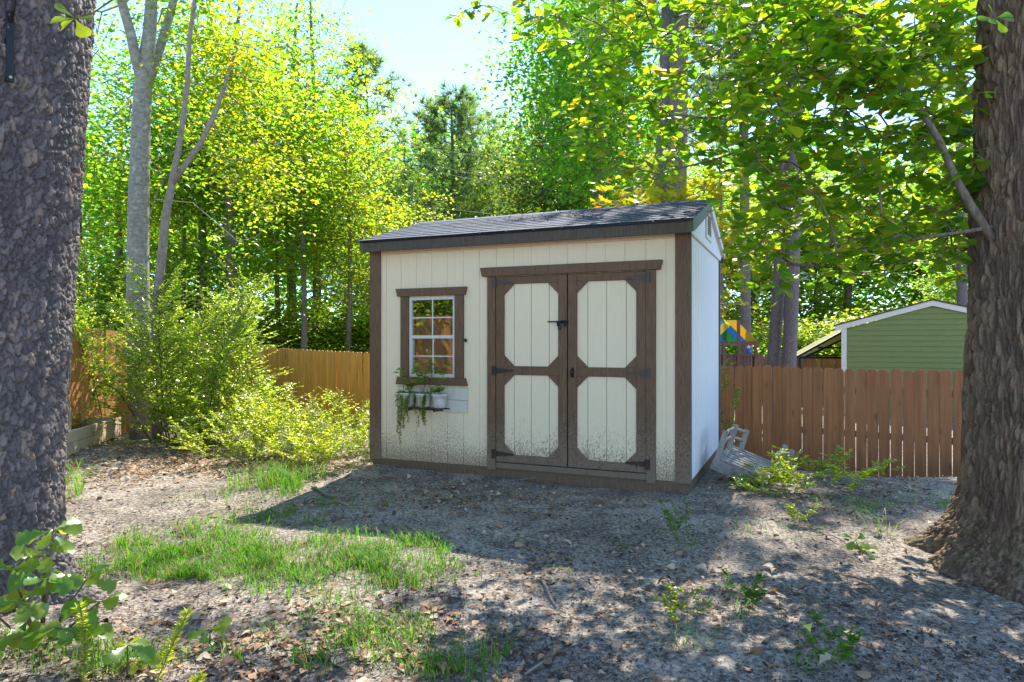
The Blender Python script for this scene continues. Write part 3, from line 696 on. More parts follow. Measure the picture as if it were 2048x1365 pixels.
# ------------------------------------------------------------------ raised bed
b0 = at(104, 0, 7.6); b1 = at(240, 0, 11.2)
pA = Vector((b0.x, b0.y, 0)); pB = Vector((b1.x, b1.y, 0)); dd = (pB-pA).normalized(); nb = Vector((-dd.y, dd.x, 0))
pA = pA-dd*.6
zA = .13; zB = -.09
bed = empty('raised_bed', (pA.x, pA.y, H1(pA.x, pA.y))); tag(bed, 'pale timber raised garden bed beside the big shrub', 'garden bed')
bo = Vector(bed.location); LB = (pB-pA).length
def bedboard(a, b, za, zb, name='board', t=.035, h_=.145):
    MB().bar(a+Vector((0, 0, za+h_/2))-bo, b+Vector((0, 0, zb+h_/2))-bo, t, h_).build(name, M_BED, bed, .004)
C2, D2 = pB+nb*1.25, pA+nb*1.25
for k in range(2):
    o_ = k*.15; bedboard(pA, pB, zA+o_, zB+o_); bedboard(D2+dd*.04, C2-dd*.04, zA+o_+.02, zB+o_); bedboard(pB+nb*.02-dd*.018, C2-nb*.02-dd*.018, zB+o_, zB+o_); bedboard(pA+nb*.02+dd*.018, D2-nb*.02+dd*.018, zA+o_, zA+o_)
MB().box(-.04, .04, -.04, .04, 0, .5).build('corner_post', M_BED, bed).location = (at(133, 0, 9.2)-bo).to_3d()*Vector((1, 1, 0))+Vector((0, 0, .0))
g = MB(); a, b, c, d_ = [q-bo for q in (pA+nb*.03, pB+nb*.03, C2-nb*.03, D2-nb*.03)]
g.add([a+Vector((0, 0, zA+.17)), b+Vector((0, 0, zB+.17)), c+Vector((0, 0, zB+.17)), d_+Vector((0, 0, zA+.17))], [(0, 1, 2, 3)]); g.build('soil', M_SOIL, bed)

# ------------------------------------------------------------------ pale tub behind the shed's far corner
tb = shed_pt(WL-.06, .55, 0); tb.z = H1(tb.x, tb.y)
o = lathe([(0, 0), (.22, 0), (.27, .06), (.29, .18), (.26, .30), (.18, .38), (.0, .41)], 24).build('plastic_tub', M_TUB, None, 0, True); o.location = tb
o.scale = (1, .8, .95); tag(o, 'pale green rounded plastic tub by the window end of the shed', 'tub')

# ------------------------------------------------------------------ garden bridge leaning beside the shed
br = empty('garden_bridge', at(1460, 935, 7.4)); tag(br, 'weathered grey wooden garden bridge toppled beside the shed and fence', 'garden bridge')
bo = Vector(br.location)
ca, cb_ = at(1428, 916, 7.0), at(1536, 962, 6.85); cc, cd = at(1464, 892, 7.5), at(1572, 936, 7.35)   # deck corners: near-left, near-right, far-left, far-right
u = (cb_-ca); vv = (cc-ca); nn = u.cross(vv).normalized(); nn = nn if nn.z > 0 else -nn
nb_ = 8
for k in range(nb_):
    t0, t1 = k/nb_+.02, (k+1)/nb_-.02
    p = [ca+vv*t0, ca+vv*t1]; e = nn*.022; sag = nn*.0
    vs = []
    for s_ in (0, 1):
        for q in p: vs += [q+u*s_*1.0-e/2-bo, q+u*s_*1.0+e/2-bo]
    MB().add(vs, [(0, 1, 3, 2), (4, 6, 7, 5), (0, 4, 5, 1), (2, 3, 7, 6), (0, 2, 6, 4), (1, 5, 7, 3)]).build('deck_board', M_GREYW, br, .002)
MB().bar(ca-nn*.07-bo, cb_-nn*.07-bo, .04, .11, up=nn).build('beam', M_GREYW, br, .003); MB().bar(cc-nn*.07-bo, cd-nn*.07-bo, .04, .11, up=nn).build('beam', M_GREYW, br, .003)
lean = (nn*.25+vv.normalized()*.25+Vector((.2, 0, .95))).normalized()
def post(foot, ln): MB().bar(foot-lean*.1-bo, foot+lean*ln-bo, .055, .055, up=u).build('post', M_GREYW, br, .005)
fp = [ca+vv*.05+u*.05, ca+vv*.75+u*.02, cc+u*.18]
for q, ln in zip(fp, (.29, .27, .22)): post(q, ln)
fp2 = [cd-u*.12+vv*.0, cd+u*.02]
for q, ln in zip(fp2, (.22, .2)): post(q, ln)
for hh in (.10, .20):
    a, b, c = fp[0]+lean*hh*.95, fp[1]+lean*hh, fp[2]+lean*hh*.9
    MB().tube([a-bo, (a+b)/2+Vector((0, 0, .05))-bo, b+Vector((0, 0, .03))-bo, (b+c)/2+Vector((0, 0, .02))-bo, c-bo], .018, 7).build('curved_rail', M_GREYW, br, 0, True)
MB().tube([fp2[0]+lean*.12-bo, fp2[1]+lean*.12-bo], .016, 7).build('curved_rail', M_GREYW, br)

# ------------------------------------------------------------------ neighbour's green outbuilding
gc = at(1683, 0, 20); grz = R(-31); gb = empty('green_outbuilding', (gc.x, gc.y, H1(gc.x, gc.y)), grz)
tag(gb, 'green lap-sided outbuilding with white trim beyond the brown fence', 'outbuilding'); gz = -gb.location.z
GW, GD, GE, GA = 4.55, 3.2, H-(650-683.5)/F*20+gz-.13, H-(614-683.5)/F*22*1.0+gz-.13
nlap = 32; lap = .15
for k in range(nlap):
    z0 = .05+k*lap; z1 = z0+lap
    def xr(z):
        if z <= GE: return .14, GW-.14
        t = (z-GE)/(GA-GE); return .14+(GW/2-.14)*min(t, .98), GW-.14-(GW/2-.14)*min(t, .98)
    if z0 >= GA-.05: break
    a0, a1 = xr(z0); c0, c1 = xr(min(z1, GA-.02)); zz = min(z1, GA-.02)
    MB().add([(a0, -.03, z0), (a1, -.03, z0), (c1, .0, zz), (c0, .0, zz), (a0, .02, z0), (a1, .02, z0), (c1, .02, zz), (c0, .02, zz)], [(0, 1, 2, 3), (7, 6, 5, 4), (0, 4, 5, 1), (1, 5, 6, 2), (3, 2, 6, 7), (0, 3, 7, 4)]).build('lap_board', M_GARAGE, gb)
MB().prism([(.1, GE), (GW-.1, GE), (GW/2, GA-.03)], .021, .05).build('gable_wall', M_GARAGE, gb)
bx('wall', M_GARAGE, gb, .02, GW-.02, .021, GD, 0, GE)
bx('corner_trim', M_WTRIM, gb, 0, .14, -.045, .1, 0, GE+.02); bx('corner_trim', M_WTRIM, gb, GW-.14, GW, -.045, .1, 0, GE+.02)
sl = (GA-GE)/(GW/2)
for s in (0, 1):
    fx = (lambda x: x) if s == 0 else (lambda x: GW-x)
    pl = [(fx(-.16), GE-.16*sl-.02), (fx(GW/2), GA-.02), (fx(GW/2), GA+.13), (fx(-.16), GE-.16*sl+.13)]
    MB().prism(pl, -.08, -.046).build('rake_trim', M_WTRIM, gb)
    pr = [(fx(-.2), GE-.2*sl+.125), (fx(GW/2), GA+.125), (fx(GW/2), GA+.17), (fx(-.2), GE-.2*sl+.17)]
    MB().prism(pr, -.1, GD+.1).build('roof', M_ROOFN, gb)

# black-framed lean-to canopy beside it
lt = empty('lean_to_canopy', at(1640, 760, 21)); tag(lt, 'black-framed sloping yellow canopy leaning against the green outbuilding', 'canopy'); bo = Vector(lt.location)
q0, q1 = at(1592, 716, 21), at(1690, 662, 21.4); bk_ = Vector((.5, 1.6, 0))
for off, mt in ((0, None), (.0, None)): pass
for a, b in ((q0, q1), (q0+bk_, q1+bk_)):
    MB().bar(a-bo, b-bo, .06, .06).build('rafter', M_BLACK, lt); MB().bar(a+Vector((.22, 0, -.02))-bo, b+Vector((.22, 0, -.16))-bo, .05, .05).build('rafter', M_BLACK, lt)
g = MB(); a, b = q0+Vector((.05, .04, -.01)), q1+Vector((.05, .04, -.01))
g.add([a-bo, b-bo, b+Vector((.15, 0, -.14))-bo, a+Vector((.2, 0, -.015))-bo]+[q+Vector((0, .02, 0)) for q in (a-bo, b-bo, b+Vector((.15, 0, -.14))-bo, a+Vector((.2, 0, -.015))-bo)], [(0, 1, 2, 3), (7, 6, 5, 4), (0, 4, 5, 1), (1, 5, 6, 2), (2, 6, 7, 3), (3, 7, 4, 0)]).build('canopy_sheet', M_CANOPY, lt)
MB().add([q0-bo+Vector((0, .04, .035)), q1-bo+Vector((0, .04, .035)), q1+bk_-bo+Vector((0, 0, .035)), q0+bk_-bo+Vector((0, 0, .035))], [(0, 1, 2, 3)]).build('canopy_sheet', M_CANOPY, lt)
h1 = at(1636, 697, 21.2); MB().bar(h1-bo, at(1692, 697, 21.4)-bo, .05, .05).build('tie_bar', M_BLACK, lt)
MB().bar(at(1594, 716.5, 21)-bo, at(1692, 716.5, 21.2)-bo, .06, .07).build('tie_bar', M_BLACK, lt); MB().bar(at(1614, 712, 22)-bo, at(1692, 712, 22.2)-bo, .05, .04).build('tie_bar', M_BLACK, lt)
for px in (1600, 1686):
    a = at(px, 717, 21.1); MB().bar(Vector((a.x, a.y, H1(a.x, a.y)-.1))-bo, a-bo, .06, .06, up=(1, 0, 0)).build('post', M_BLACK, lt)

# playset
pl = empty('playset', at(1475, 745, 15.5)); tag(pl, 'wooden backyard playset with striped yellow, blue and green tent roof', 'playset'); bo = Vector(pl.location)
def pp(px, py, y=15.5): return at(px, py, y)-bo
for px, yd in ((1448, 15.5), (1477, 15.5), (1511, 15.5), (1448, 17), (1511, 17)):
    a = at(px, 685 if px != 1477 else 641, yd); MB().bar(Vector((a.x, a.y, H1(a.x, a.y)-.1))-bo, a-bo, .06 if px != 1477 else .055, .06, up=(1, 0, 0)).build('post', M_PLAY, pl)
MB().bar(pp(1425, 687.5), pp(1518, 687.5), .05, .085).build('beam', M_PLAY, pl); MB().bar(pp(1425, 687.5, 17), pp(1518, 687.5, 17), .05, .085).build('beam', M_PLAY, pl)
MB().bar(pp(1472, 711, 15.45), pp(1516, 711, 15.45), .05, .06).build('guard_rail', M_PLAY, pl)
for k in range(12): 
    a = pp(1442+k*6.5, 711, 15.55); MB().bar(a+Vector((0, 0, -.55)), a, .05, .018, up=(0, 1, 0)).build('guard_slat', M_PLAY, pl)
MB().bar(pp(1425, 745, 15.5), pp(1518, 745, 15.5), .05, .12).build('beam', M_PLAY, pl)
apex, rgt, lft = pp(1472, 642), pp(1514, 684), pp(1428, 684); dp = Vector((.05, 1.5, 0))
apL, lf2 = pp(1438, 642), pp(1396, 684)
# tent roof: two slopes whose ridge runs back and to the left; each stripe a strip across the ridge
rid = Vector((-.75, 1.3, 0))
cols = ['yellow', 'blue', 'green', 'blue', 'yellow']
for side_, foot in ((0, rgt), (1, lft)):
    for k, cn in enumerate(cols):
        t0, t1 = k/5, (k+1)/5
        a, b = apex+rid*t0, apex+rid*t1; c, d_ = foot+rid*t1, foot+rid*t0; e = Vector((0, 0, .006))
        MB().add([a, b, c, d_, a+e, b+e, c+e, d_+e], [(0, 1, 2, 3), (7, 6, 5, 4), (0, 4, 5, 1), (1, 5, 6, 2), (2, 6, 7, 3), (3, 7, 4, 0)]).build('canopy_stripe', M_TARP[cn], pl)
toy = empty('toy', at(1497, 709, 15.4)); tag(toy, 'small blue and white toy perched on the playset guard rail', 'toy')
lathe([(0, 0), (.05, .01), (.06, .06), (.04, .11), (0, .12)], 10).build('body', M_TOY, toy, 0, True); lathe([(0, .11), (.035, .13), (.04, .16), (0, .19)], 10).build('cap', M_TOYW, toy, 0, True)

# ------------------------------------------------------------------ big trunks
def big_trunk(name, base, path, radf, nth, nz, zmax, dispf, mt, parent):
    """path(z)->(dx,dy), radf(theta,z); displaced bark plates"""
    V = np.zeros((nz*nth, 3)); pv = np.zeros(nz*nth, np.float32); i = 0
    for a in range(nz):
        t = a/(nz-1); z = -.25+(zmax+.25)*t**1.12; ox, oy = path(z)
        for b in range(nth):
            th = 2*math.pi*b/nth; r_ = radf(th, z); c_, s_ = math.cos(th), math.sin(th)
            dsp, pid = dispf(th, z, r_, c_, s_)
            V[i] = (ox+c_*(r_+dsp), oy+s_*(r_+dsp), z); pv[i] = pid; i += 1
    k = np.arange(nth); k2 = (k+1) % nth
    Fc = np.concatenate([np.stack([a*nth+k, a*nth+k2, (a+1)*nth+k2, (a+1)*nth+k], 1) for a in range(nz-1)])
    me = np_mesh(name, V, Fc, None, True); at_ = me.attributes.new('plate', 'FLOAT', 'POINT'); at_.data.foreach_set('value', pv)
    return obj(name, me, mt, parent)
def hash01(p): v = math.sin(p[0]*127.1+p[1]*311.7+p[2]*74.7)*43758.5453; return v-math.floor(v)
# left scaly tree
LT = Vector((-2.945, 3.55, 0)); LT.z = H1(LT.x, LT.y)
left_tree = empty('scaly_trunk_tree', LT); tag(left_tree, 'thick tree trunk with scaly grey bark and a black metal bracket', 'tree')
def lpath(z): return (.055*max(z, 0)+.0*z, .02*z)
def lrad(th, z):
    fl = math.exp(-max(z+.05, 0)/.22)
    return .475+.0*z+fl*(.13+.09*math.sin(3*th+.8)+.05*math.sin(7*th))
def ldisp(th, z, r_, c_, s_):
    j = noise.noise((c_*16, s_*16, z*13))*.4; j2 = noise.noise((c_*14+9, s_*14, z*15))*.42; j3 = noise.noise((c_*40, s_*40, z*34+3))*.22
    p = Vector((c_*r_*34+j*1.3+j3*1.4, s_*r_*34+j2*1.3-j3, z*17+j2*1.4+j3*1.4)); d_, pts = noise.voronoi(p)
    e = d_[1]-d_[0]; pl_ = min(1, e*6.5); h_ = hash01(pts[0]); tilt = (p.z-pts[0][2])*.006
    big_ = noise.noise((c_*3, s_*3, z*2.0))*.5+.5
    return (pl_-1)*.020+((h_-.5)*.011-tilt*1.6)*pl_+noise.noise((c_*55, s_*55, z*38))*.004+noise.noise((c_*120, s_*120, z*80))*.002, .05+.6*h_*big_+.4*h_*h_
big_trunk('trunk', LT, lpath, lrad, 560, 760, 4.2, ldisp, M_BIGL, left_tree)
bp = Vector((lpath(2.9)[0], lpath(2.9)[1], 0))
# bracket on the left trunk
an = R(-40)
brk = empty('metal_bracket', LT+Vector((.153, .056, 0))+Vector((math.cos(an), math.sin(an), 0))*.478+Vector((0, 0, 2.78)), an-math.pi/2); tag(brk, 'black flat metal bracket screwed high on the scaly trunk', 'bracket')
MB().box(-.016, .016, -.006, .008, -.17, .17).build('plate', M_BLACK, brk, .002)
MB().tube([(0, .008, .12), (0, .05, .16), (0, .09, .26), (0, .10, .4)], .009, 8).build('arm', M_BLACK, brk)
for zz in (-.15, .15): MB().tube([(0, .006, zz), (0, .014, zz)], .007, 10).build('screw', M_CONC, brk)

# right oak
RT = Vector((3.36, 4.42, 0)); RT.z = H1(RT.x, RT.y)
oak = empty('oak_tree', RT); tag(oak, 'big oak with furrowed mossy trunk and flaring roots', 'tree')
def rpath(z): return (.04*max(z, 0)+.004*math.sin(z*2), .03*z)
def rrad(th, z):
    fl = math.exp(-max(z+.02, 0)/.30); fl2 = math.exp(-max(z, 0)/.12)
    th2 = th+.25*noise.noise((math.cos(th)*2, math.sin(th)*2, z*3))
    lob = sum(max(0, math.cos(th2-R(a_)))**n_*k_ for a_, n_, k_ in ((184, 26, .20), (206, 40, .20), (229, 46, .34), (250, 60, .26), (284, 40, .36), (312, 40, .3), (20, 12, .25), (75, 14, .25), (130, 14, .3)))
    hol = -.13*math.exp(-((th-R(262))/.10)**2)*math.exp(-((z-.08)/.14)**2)
    return .395-.012*z+fl*(.06+lob*.40)+fl2*lob*.65+hol
def rdisp(th, z, r_, c_, s_):
    tw = th+.05*z; j = noise.noise((c_*4, s_*4, z*2.2))*.9
    p = Vector((math.cos(tw)*r_*46+j*1.3, math.sin(tw)*r_*46+j*1.3, z*7.5+j*1.3)); d_, pts = noise.voronoi(p)
    e = d_[1]-d_[0]; pl_ = min(1, e*2.4); h_ = hash01(pts[0])
    f2 = noise.noise((c_*r_*22, s_*r_*22, z*9))
    dmp = 1.0; rt = math.exp(-max(z, 0)/.3)
    return ((pl_-1)*.028+f2*.006+(h_-.5)*.008*pl_+noise.noise((c_*55, s_*55, z*30))*.002)*dmp+noise.noise((c_*2.2, s_*2.2, z*1.3))*.02+rt*(.045*noise.noise((math.cos(th*1)*9, math.sin(th*1)*9, z*2.0))+.03*noise.noise((c_*20, s_*20, z*4))), h_
big_trunk('trunk', RT, rpath, rrad, 560, 560, 4.6, rdisp, M_BIGR, oak)

# ------------------------------------------------------------------ oak limbs and leaves
def rel(p): return np.array(p)-np.array(RT)
limbA = [at(1985, 480, 4.4), at(1940, 410, 4.4), at(1912, 360, 4.42), at(1880, 285, 4.45), at(1850, 235, 4.5), at(1805, 180, 4.7), at(1765, 130, 4.9), at(1735, 80, 5.2), at(1690, 10, 5.6), at(1640, -80, 6.1)]
limbB = [at(1985, 455, 4.4), at(1935, 464, 4.4), at(1850, 476, 4.4), at(1760, 492, 4.7), at(1690, 508, 5.0), at(1600, 545, 5.2)]
limbC = [Vector((3.3, 4.25, 4.4)), Vector((2.7, 4.9, 5.0)), Vector((1.9, 5.8, 5.5)), Vector((1.0, 6.9, 5.9)), Vector((.2, 7.6, 6.2)), Vector((-.5, 8.0, 6.3))]
limbD = [Vector((3.3, 4.3, 4.5)), Vector((3.2, 5.6, 5.6)), Vector((3.0, 7.0, 6.3)), Vector((2.6, 8.6, 6.9))]
for nm, lb, r0, r1 in (('limb', limbA, .030, .008), ('limb', limbB, .014, .005), ('limb', limbC, .08, .02), ('limb', limbD, .09, .03)):
    MB().tube([p-RT for p in lb], [r0+(r1-r0)*i/(len(lb)-1) for i in range(len(lb))], 8).build(nm, M_BARKB, oak, 0, True)
def dens(lb):
    out = []
    for a, b in zip(lb[:-1], lb[1:]):
        for k in range(3): out.append(np.array(a.lerp(b, k/3)))
    return out
seeds = dens(limbA)[4:]+dens(limbB)[3:]+dens(limbC)[2:]+dens(limbD)[2:]
tg = []
# lower edge of the visible canopy (photo column -> lowest row)
low = [(905, 25), (950, 45), (1010, 70), (1090, 170), (1150, 330), (1200, 395), (1330, 375), (1400, 350), (1450, 350), (1490, 590), (1540, 600), (1700, 600), (1790, 590), (1850, 560), (1900, 590), (1945, 600)]
def lowrow(px): return float(np.interp(px, [a for a, b in low], [b for a, b in low]))
rr = random.Random(11)
while len(tg) < 1050:
    px = rr.uniform(1000, 1960); py = rr.uniform(-60, 600)
    edge = (px-1000)/950
    if rr.random() > .3+.7*edge: continue
    if py > lowrow(px)*rr.uniform(.80, 1.0)-5: continue
    if px < 1150 and rr.random() < .5: continue
    y = rr.uniform(4.3, 6.4) if px > 1450 else rr.uniform(4.9, 7.6)
    p = at(px, py, y)
    tg.append(np.array(p))
for k in range(70):  # unseen clusters added above the frame at left to shade the foreground grass
    p = np.array((rr.uniform(-4.5, -.8), rr.uniform(6.5, 11), rr.uniform(6.0, 9.0)))
    if p[2] > H+.53*p[1]+.3: tg.append(p)
for k in range(560):                                   # the part of the crown above the frame, over the shed and yard
    p = np.array((rr.uniform(-1.2, 5.5), rr.uniform(2.5, 11.0), rr.uniform(5.0, 8.6)))
    if p[2] < H+.52*p[1]+.3: 
        continue
    if p[0] < 0 and p[1] < 6: continue
    tg.append(p)
for px, py, y in ((935, 20, 7.8), (960, 12, 7.9), (985, 25, 7.7), (1020, 30, 7.8), (1050, 45, 7.6), (915, 35, 7.9)): tg.append(np.array(at(px, py, y)))
s0, s1, r0, r1 = grow(seeds, tg, .0032, .42, bend=.06)
o = obj('branch', seg_mesh('branch', s0-np.array(RT), s1-np.array(RT), r0, r1, 5), M_BARKB, oak); tag(o, kind='stuff')
P, A, Nn, S = [], [], [], []
ctr = np.array([3.2, 4.2, 4.5])
for t in tg:
    out = t-ctr; out[2] = 0; out = out/max(np.linalg.norm(out), .01)
    for k in range(rr.randint(6, 9)):
        an = rr.uniform(0, 6.283); dv_ = np.array([math.cos(an), math.sin(an), rr.uniform(-.75, .25)])+out*.35
        P.append(t+np.array([rr.gauss(0, .035), rr.gauss(0, .035), rr.gauss(0, .02)])); A.append(dv_); Nn.append(np.array([rr.gauss(0, .45), rr.gauss(0, .45)-.15, 1.])); S.append(rr.uniform(.085, .15))
    # side leaves along the twig
for a, b in zip(s0, s1):
    if rr.random() < .45:
        t = a+(b-a)*rr.random()
        for k in range(2):
            an = rr.uniform(0, 6.283); P.append(t); A.append(np.array([math.cos(an), math.sin(an), rr.uniform(-.6, .3)])); Nn.append(np.array([rr.gauss(0, .4), rr.gauss(0, .4), 1.])); S.append(rr.uniform(.06, .11))
P, A, Nn, S = map(np.array, (P, A, Nn, S))
# the leaves that show largest become parts of their own
inv = (P[:, 1] > 1) & (np.abs(P[:, 0]/P[:, 1]) < .74) & ((P[:, 2]-H)/P[:, 1] < .49)
score = np.where(inv, S/P[:, 1], 0); big = np.argsort(-score)[:290]; mask = np.ones(len(P), bool); mask[big] = False
me = leaf_mesh('foliage', P[mask]-np.array(RT), A[mask], Nn[mask], S[mask], *T_OAK); tag(obj('foliage', me, M_OAK, oak), kind='stuff')
proto = []
for k in range(6):
    mm = leaf_mesh('leaf', [(0, 0, 0)], [(1, 0, 0)], [(0, 0, 1)], [1.0], *T_OAK); mm.materials.append(M_OAK)
    mm.attributes['rnd'].data.foreach_set('value', np.full(len(mm.polygons), [.15, .35, .5, .65, .8, .93][k], np.float32)); proto.append(mm)
def leaf_obj(mm, p, a, n_, s, parent, base, name='leaf'):
    a = Vector(a).normalized(); b = Vector(n_).cross(a).normalized(); n2 = a.cross(b)
    M = Matrix((a, b, n2)).transposed().to_4x4()
    o = bpy.data.objects.new(name, mm); link(o, parent); o.matrix_basis = Matrix.Translation(Vector(p)-Vector(base)) @ M @ Matrix.Scale(s, 4); return o
for i in big: leaf_obj(proto[rr.randrange(6)], P[i], A[i], Nn[i], S[i], oak, RT)

# ------------------------------------------------------------------ broadleaf trees
def crown_targets(n, rx, rz, zc, seed, shell=.35, low_bias=0):
    g = np.random.default_rng(seed); out = []
    while len(out) < n:
        v = g.normal(0, 1, 3); v /= np.linalg.norm(v); r_ = (shell+(1-shell)*g.random())
        bump_ = .78+.22*math.sin(3*math.atan2(v[1], v[0])+seed)*math.cos(4*v[2]+seed*1.7)+.12*g.normal()
        out.append([v[0]*rx*r_*bump_, v[1]*rx*r_*bump_, zc+v[2]*rz*r_*bump_])
    return np.array(out)
def crown_leaves(tg, per, spread, flat, size, seed, tmpl, droop=-.25):
    g = np.random.default_rng(seed); n = len(tg)*per
    P = np.repeat(tg, per, 0)+g.normal(0, 1, (n, 3))*np.array([spread, spread, spread*flat])
    an = g.random(n)*6.283; A = np.stack([np.cos(an), np.sin(an), g.normal(droop, .35, n)], 1)
    Nn = np.stack([g.normal(0, .45, n), g.normal(0, .45, n), np.ones(n)], 1)
    return leaf_mesh('foliage', P, A, Nn, g.uniform(.7, 1.25, n)*size, *tmpl)
def broadleaf(name, seed, trunk, rads, targets, per, spread, flat, size, bark, leafm, tmpl=T_DIAMOND, first_seed=2, r_tip=.008, limbs=()):
    o = empty(name); tr = MB().tube(trunk, rads, 12)
    for lp, lr in limbs: tr.tube(lp, lr, 9)
    tr.build('trunk', bark, o, 0, True)
    sd = []
    for a, b in zip(trunk[first_seed:-1], trunk[first_seed+1:]):
        for k in range(4): sd.append(np.array(a)+(np.array(b)-np.array(a))*k/4)
    sd.append(np.array(trunk[-1]))
    for lp, lr in limbs: sd += [np.array(q) for q in lp]
    a, b, r0, r1 = grow(sd, targets, r_tip, .45, bend=.08)
    tag(obj('branch', seg_mesh('branch', a, b, r0, r1, 5), bark, o), kind='stuff')
    c = obj('crown', crown_leaves(targets, per, spread, flat, size, seed+5, tmpl), leafm, o); tag(c, kind='stuff')
    return o
def set_leaf(o, m, bark=None):
    for c in o.children:
        if c.name.startswith('crown'):
            c.material_slots[0].link = 'OBJECT'; c.material_slots[0].material = m
        elif bark is not None:
            c.material_slots[0].link = 'OBJECT'; c.material_slots[0].material = bark
def trunkline(h_, lean, wig, n=9, seed=0):
    g = random.Random(seed); return [(lean*t*h_+wig*math.sin(t*6+seed), wig*math.cos(t*5+seed)-wig*math.cos(seed), -.3+(h_+.3)*t) for t in [i/(n-1) for i in range(n)]]

def place(o, px, y, rz=0, sc=1, sz=None, label=None, group=None, cat='tree', z=None, lm=None, bark=None):
    p = at(px, 0, y); o.location = (p.x, p.y, H1(p.x, p.y) if z is None else z); o.rotation_euler = (0, 0, rz); o.scale = (sc, sc, sz or sc)
    tag(o, label, cat, group)
    if lm: set_leaf(o, lm, bark)
    return o

# grey-barked maple standing in the shrub
g1p = at(287, 0, 11.0); gz_ = H1(g1p.x, g1p.y)
def lp(pts, y0=11.0): return [tuple(at(px, py, y)-Vector((g1p.x, g1p.y, gz_))) for px, py, y in pts]
tr = [(0.02, 0, -.3)]+lp([(276, 640, 11), (276, 520, 11), (277, 420, 11), (280, 320, 11), (283, 230, 11), (287, 170, 11), (293, 120, 11), (300, 60, 11), (304, -20, 11), (310, -140, 11), (318, -300, 11.2), (330, -420, 11.4)])
tg1 = np.concatenate([crown_targets(120, 3.3, 3.4, 8.6, 21, .3)+np.array([0, .8, 0]), crown_targets(30, 3.0, 2.0, 5.0, 22, .5)+np.array([-.6, 1.2, 0])])
tg1 = tg1[~((np.abs(tg1[:, 0]) < 1.1) & (tg1[:, 1] < .8) & (tg1[:, 2] < 5.6))]
mg = broadleaf('maple_tree', 31, tr, [.21, .18, .165, .16, .15, .14, .135, .12, .10, .085, .07, .05, .02], tg1, 40, .45, .35, .105, M_BARKG, M_MAPLE,
               limbs=[(lp([(285, 165, 11), (272, 120, 10.9), (262, 70, 10.8), (245, 10, 10.7), (225, -60, 10.5), (190, -160, 10.3)]), [.09, .08, .075, .07, .055, .02]), (lp([(290, 180, 11.05), (310, 130, 11.2), (325, 80, 11.4), (343, 20, 11.6), (360, -60, 11.8), (385, -170, 12)]), [.085, .075, .07, .065, .05, .02])])
place(mg, 287, 11.0, label='smooth grey-barked tree rising out of the big shrub, forking high up', z=gz_)
# slim forked sapling beside it
s1p = at(318, 0, 10.4); sz1 = H1(s1p.x, s1p.y)
def lps(pts): return [tuple(at(px, py, y)-Vector((s1p.x, s1p.y, sz1))) for px, py, y in pts]
tr = [(-.03, 0, -.2)]+lps([(312, 610, 10.4), (322, 530, 10.4), (332, 430, 10.4), (343, 372, 10.4), (357, 300, 10.4), (366, 240, 10.4), (375, 170, 10.4), (378, 90, 10.4), (388, 10, 10.5), (400, -90, 10.6)])
sap = broadleaf('forked_sapling', 41, tr, [.075, .068, .065, .062, .055, .045, .042, .038, .034, .03, .01], np.concatenate([crown_targets(45, 1.3, 1.6, 5.8, 43, .2)+np.array([.6, .9, 0]), crown_targets(30, 1.2, 1.0, 4.3, 47, .3)+np.array([1.0, 1.2, 0])]), 55, .30, .35, .085, M_BARKS, M_MAPLE, first_seed=5, r_tip=.005,
                limbs=[(lps([(345, 368, 10.4), (375, 325, 10.45), (400, 290, 10.5), (425, 240, 10.6), (445, 185, 10.7), (462, 130, 10.8), (490, 60, 11)]), [.05, .045, .042, .038, .032, .024, .008])])
place(sap, 318, 10.4, label='slim pale sapling forking low, beside the grey-barked tree', z=sz1)

# prototypes
tA = trunkline(11.5, .02, .12, 10, 1)
protoA = broadleaf('broadleaf_tree', 51, tA, [.19-.017*i for i in range(10)], np.concatenate([crown_targets(190, 3.4, 4.8, 8.0, 52, .35), crown_targets(26, 2.6, 1.4, 3.9, 54, .4)]), 45, .5, .38, .13, M_BARKB, M_MAPLE)
tB = trunkline(8.5, -.03, .10, 9, 4)
protoB = broadleaf('broadleaf_tree', 61, tB, [.11-.011*i for i in range(9)], np.concatenate([crown_targets(150, 2.3, 3.9, 5.3, 62, .3)]), 44, .42, .34, .12, M_BARKB, M_MAPLE)
tC = trunkline(15, .01, .15, 10, 8)
protoC = broadleaf('tall_broadleaf_tree', 71, tC, [.26-.024*i for i in range(10)], np.concatenate([crown_targets(230, 4.0, 6.2, 9.6, 72, .4), crown_targets(60, 3.2, 2.2, 4.0, 73, .4)]), 62, .65, .42, .19, M_BARKB, M_GREEN)
tD = trunkline(2.2, .05, .05, 6, 3)
protoD = broadleaf('understory_shrub', 81, tD, [.05-.007*i for i in range(6)], crown_targets(110, 1.5, 1.35, 1.45, 82, .25), 60, .3, .45, .10, M_BARKB, M_GREEN, first_seed=0)
used = set()
def inst(pr, *a, **k):
    o = pr if pr.name not in used else copy_tree(pr)
    used.add(pr.name); return place(o, *a, **k)
GL = 'broadleaf woods left of the shed'
def T(pr, px, y, rz, sc, sz, lab, lm=None, grp=GL, cat='tree', bark=None): return inst(pr, px, y, rz, sc, sz, lab, grp, cat, None, lm, bark)
T(protoA, 456, 19.0, .3, 1.05, 1.0, 'dark single-trunked tree behind the orange fence, beside a double-trunked one', M_MAPLE)
T(protoA, 392, 19.6, 2.1, .95, 1.0, 'dark double-trunked tree behind the orange fence and big shrub', M_MAPLE)
T(protoB, 378, 19.5, 1.0, .9, 1.15, 'thinner stem crowding the double-trunked tree', M_MAPLE)
T(protoB, 596, 19.5, 4.0, 1.0, 1.1, 'slender yellow-green tree behind the orange fence midway to the shed', M_MAPLE)
T(protoB, 562, 22, 2.2, .95, 1.05, 'slender yellow-green tree standing behind its twin midway along the fence', M_MAPLE)
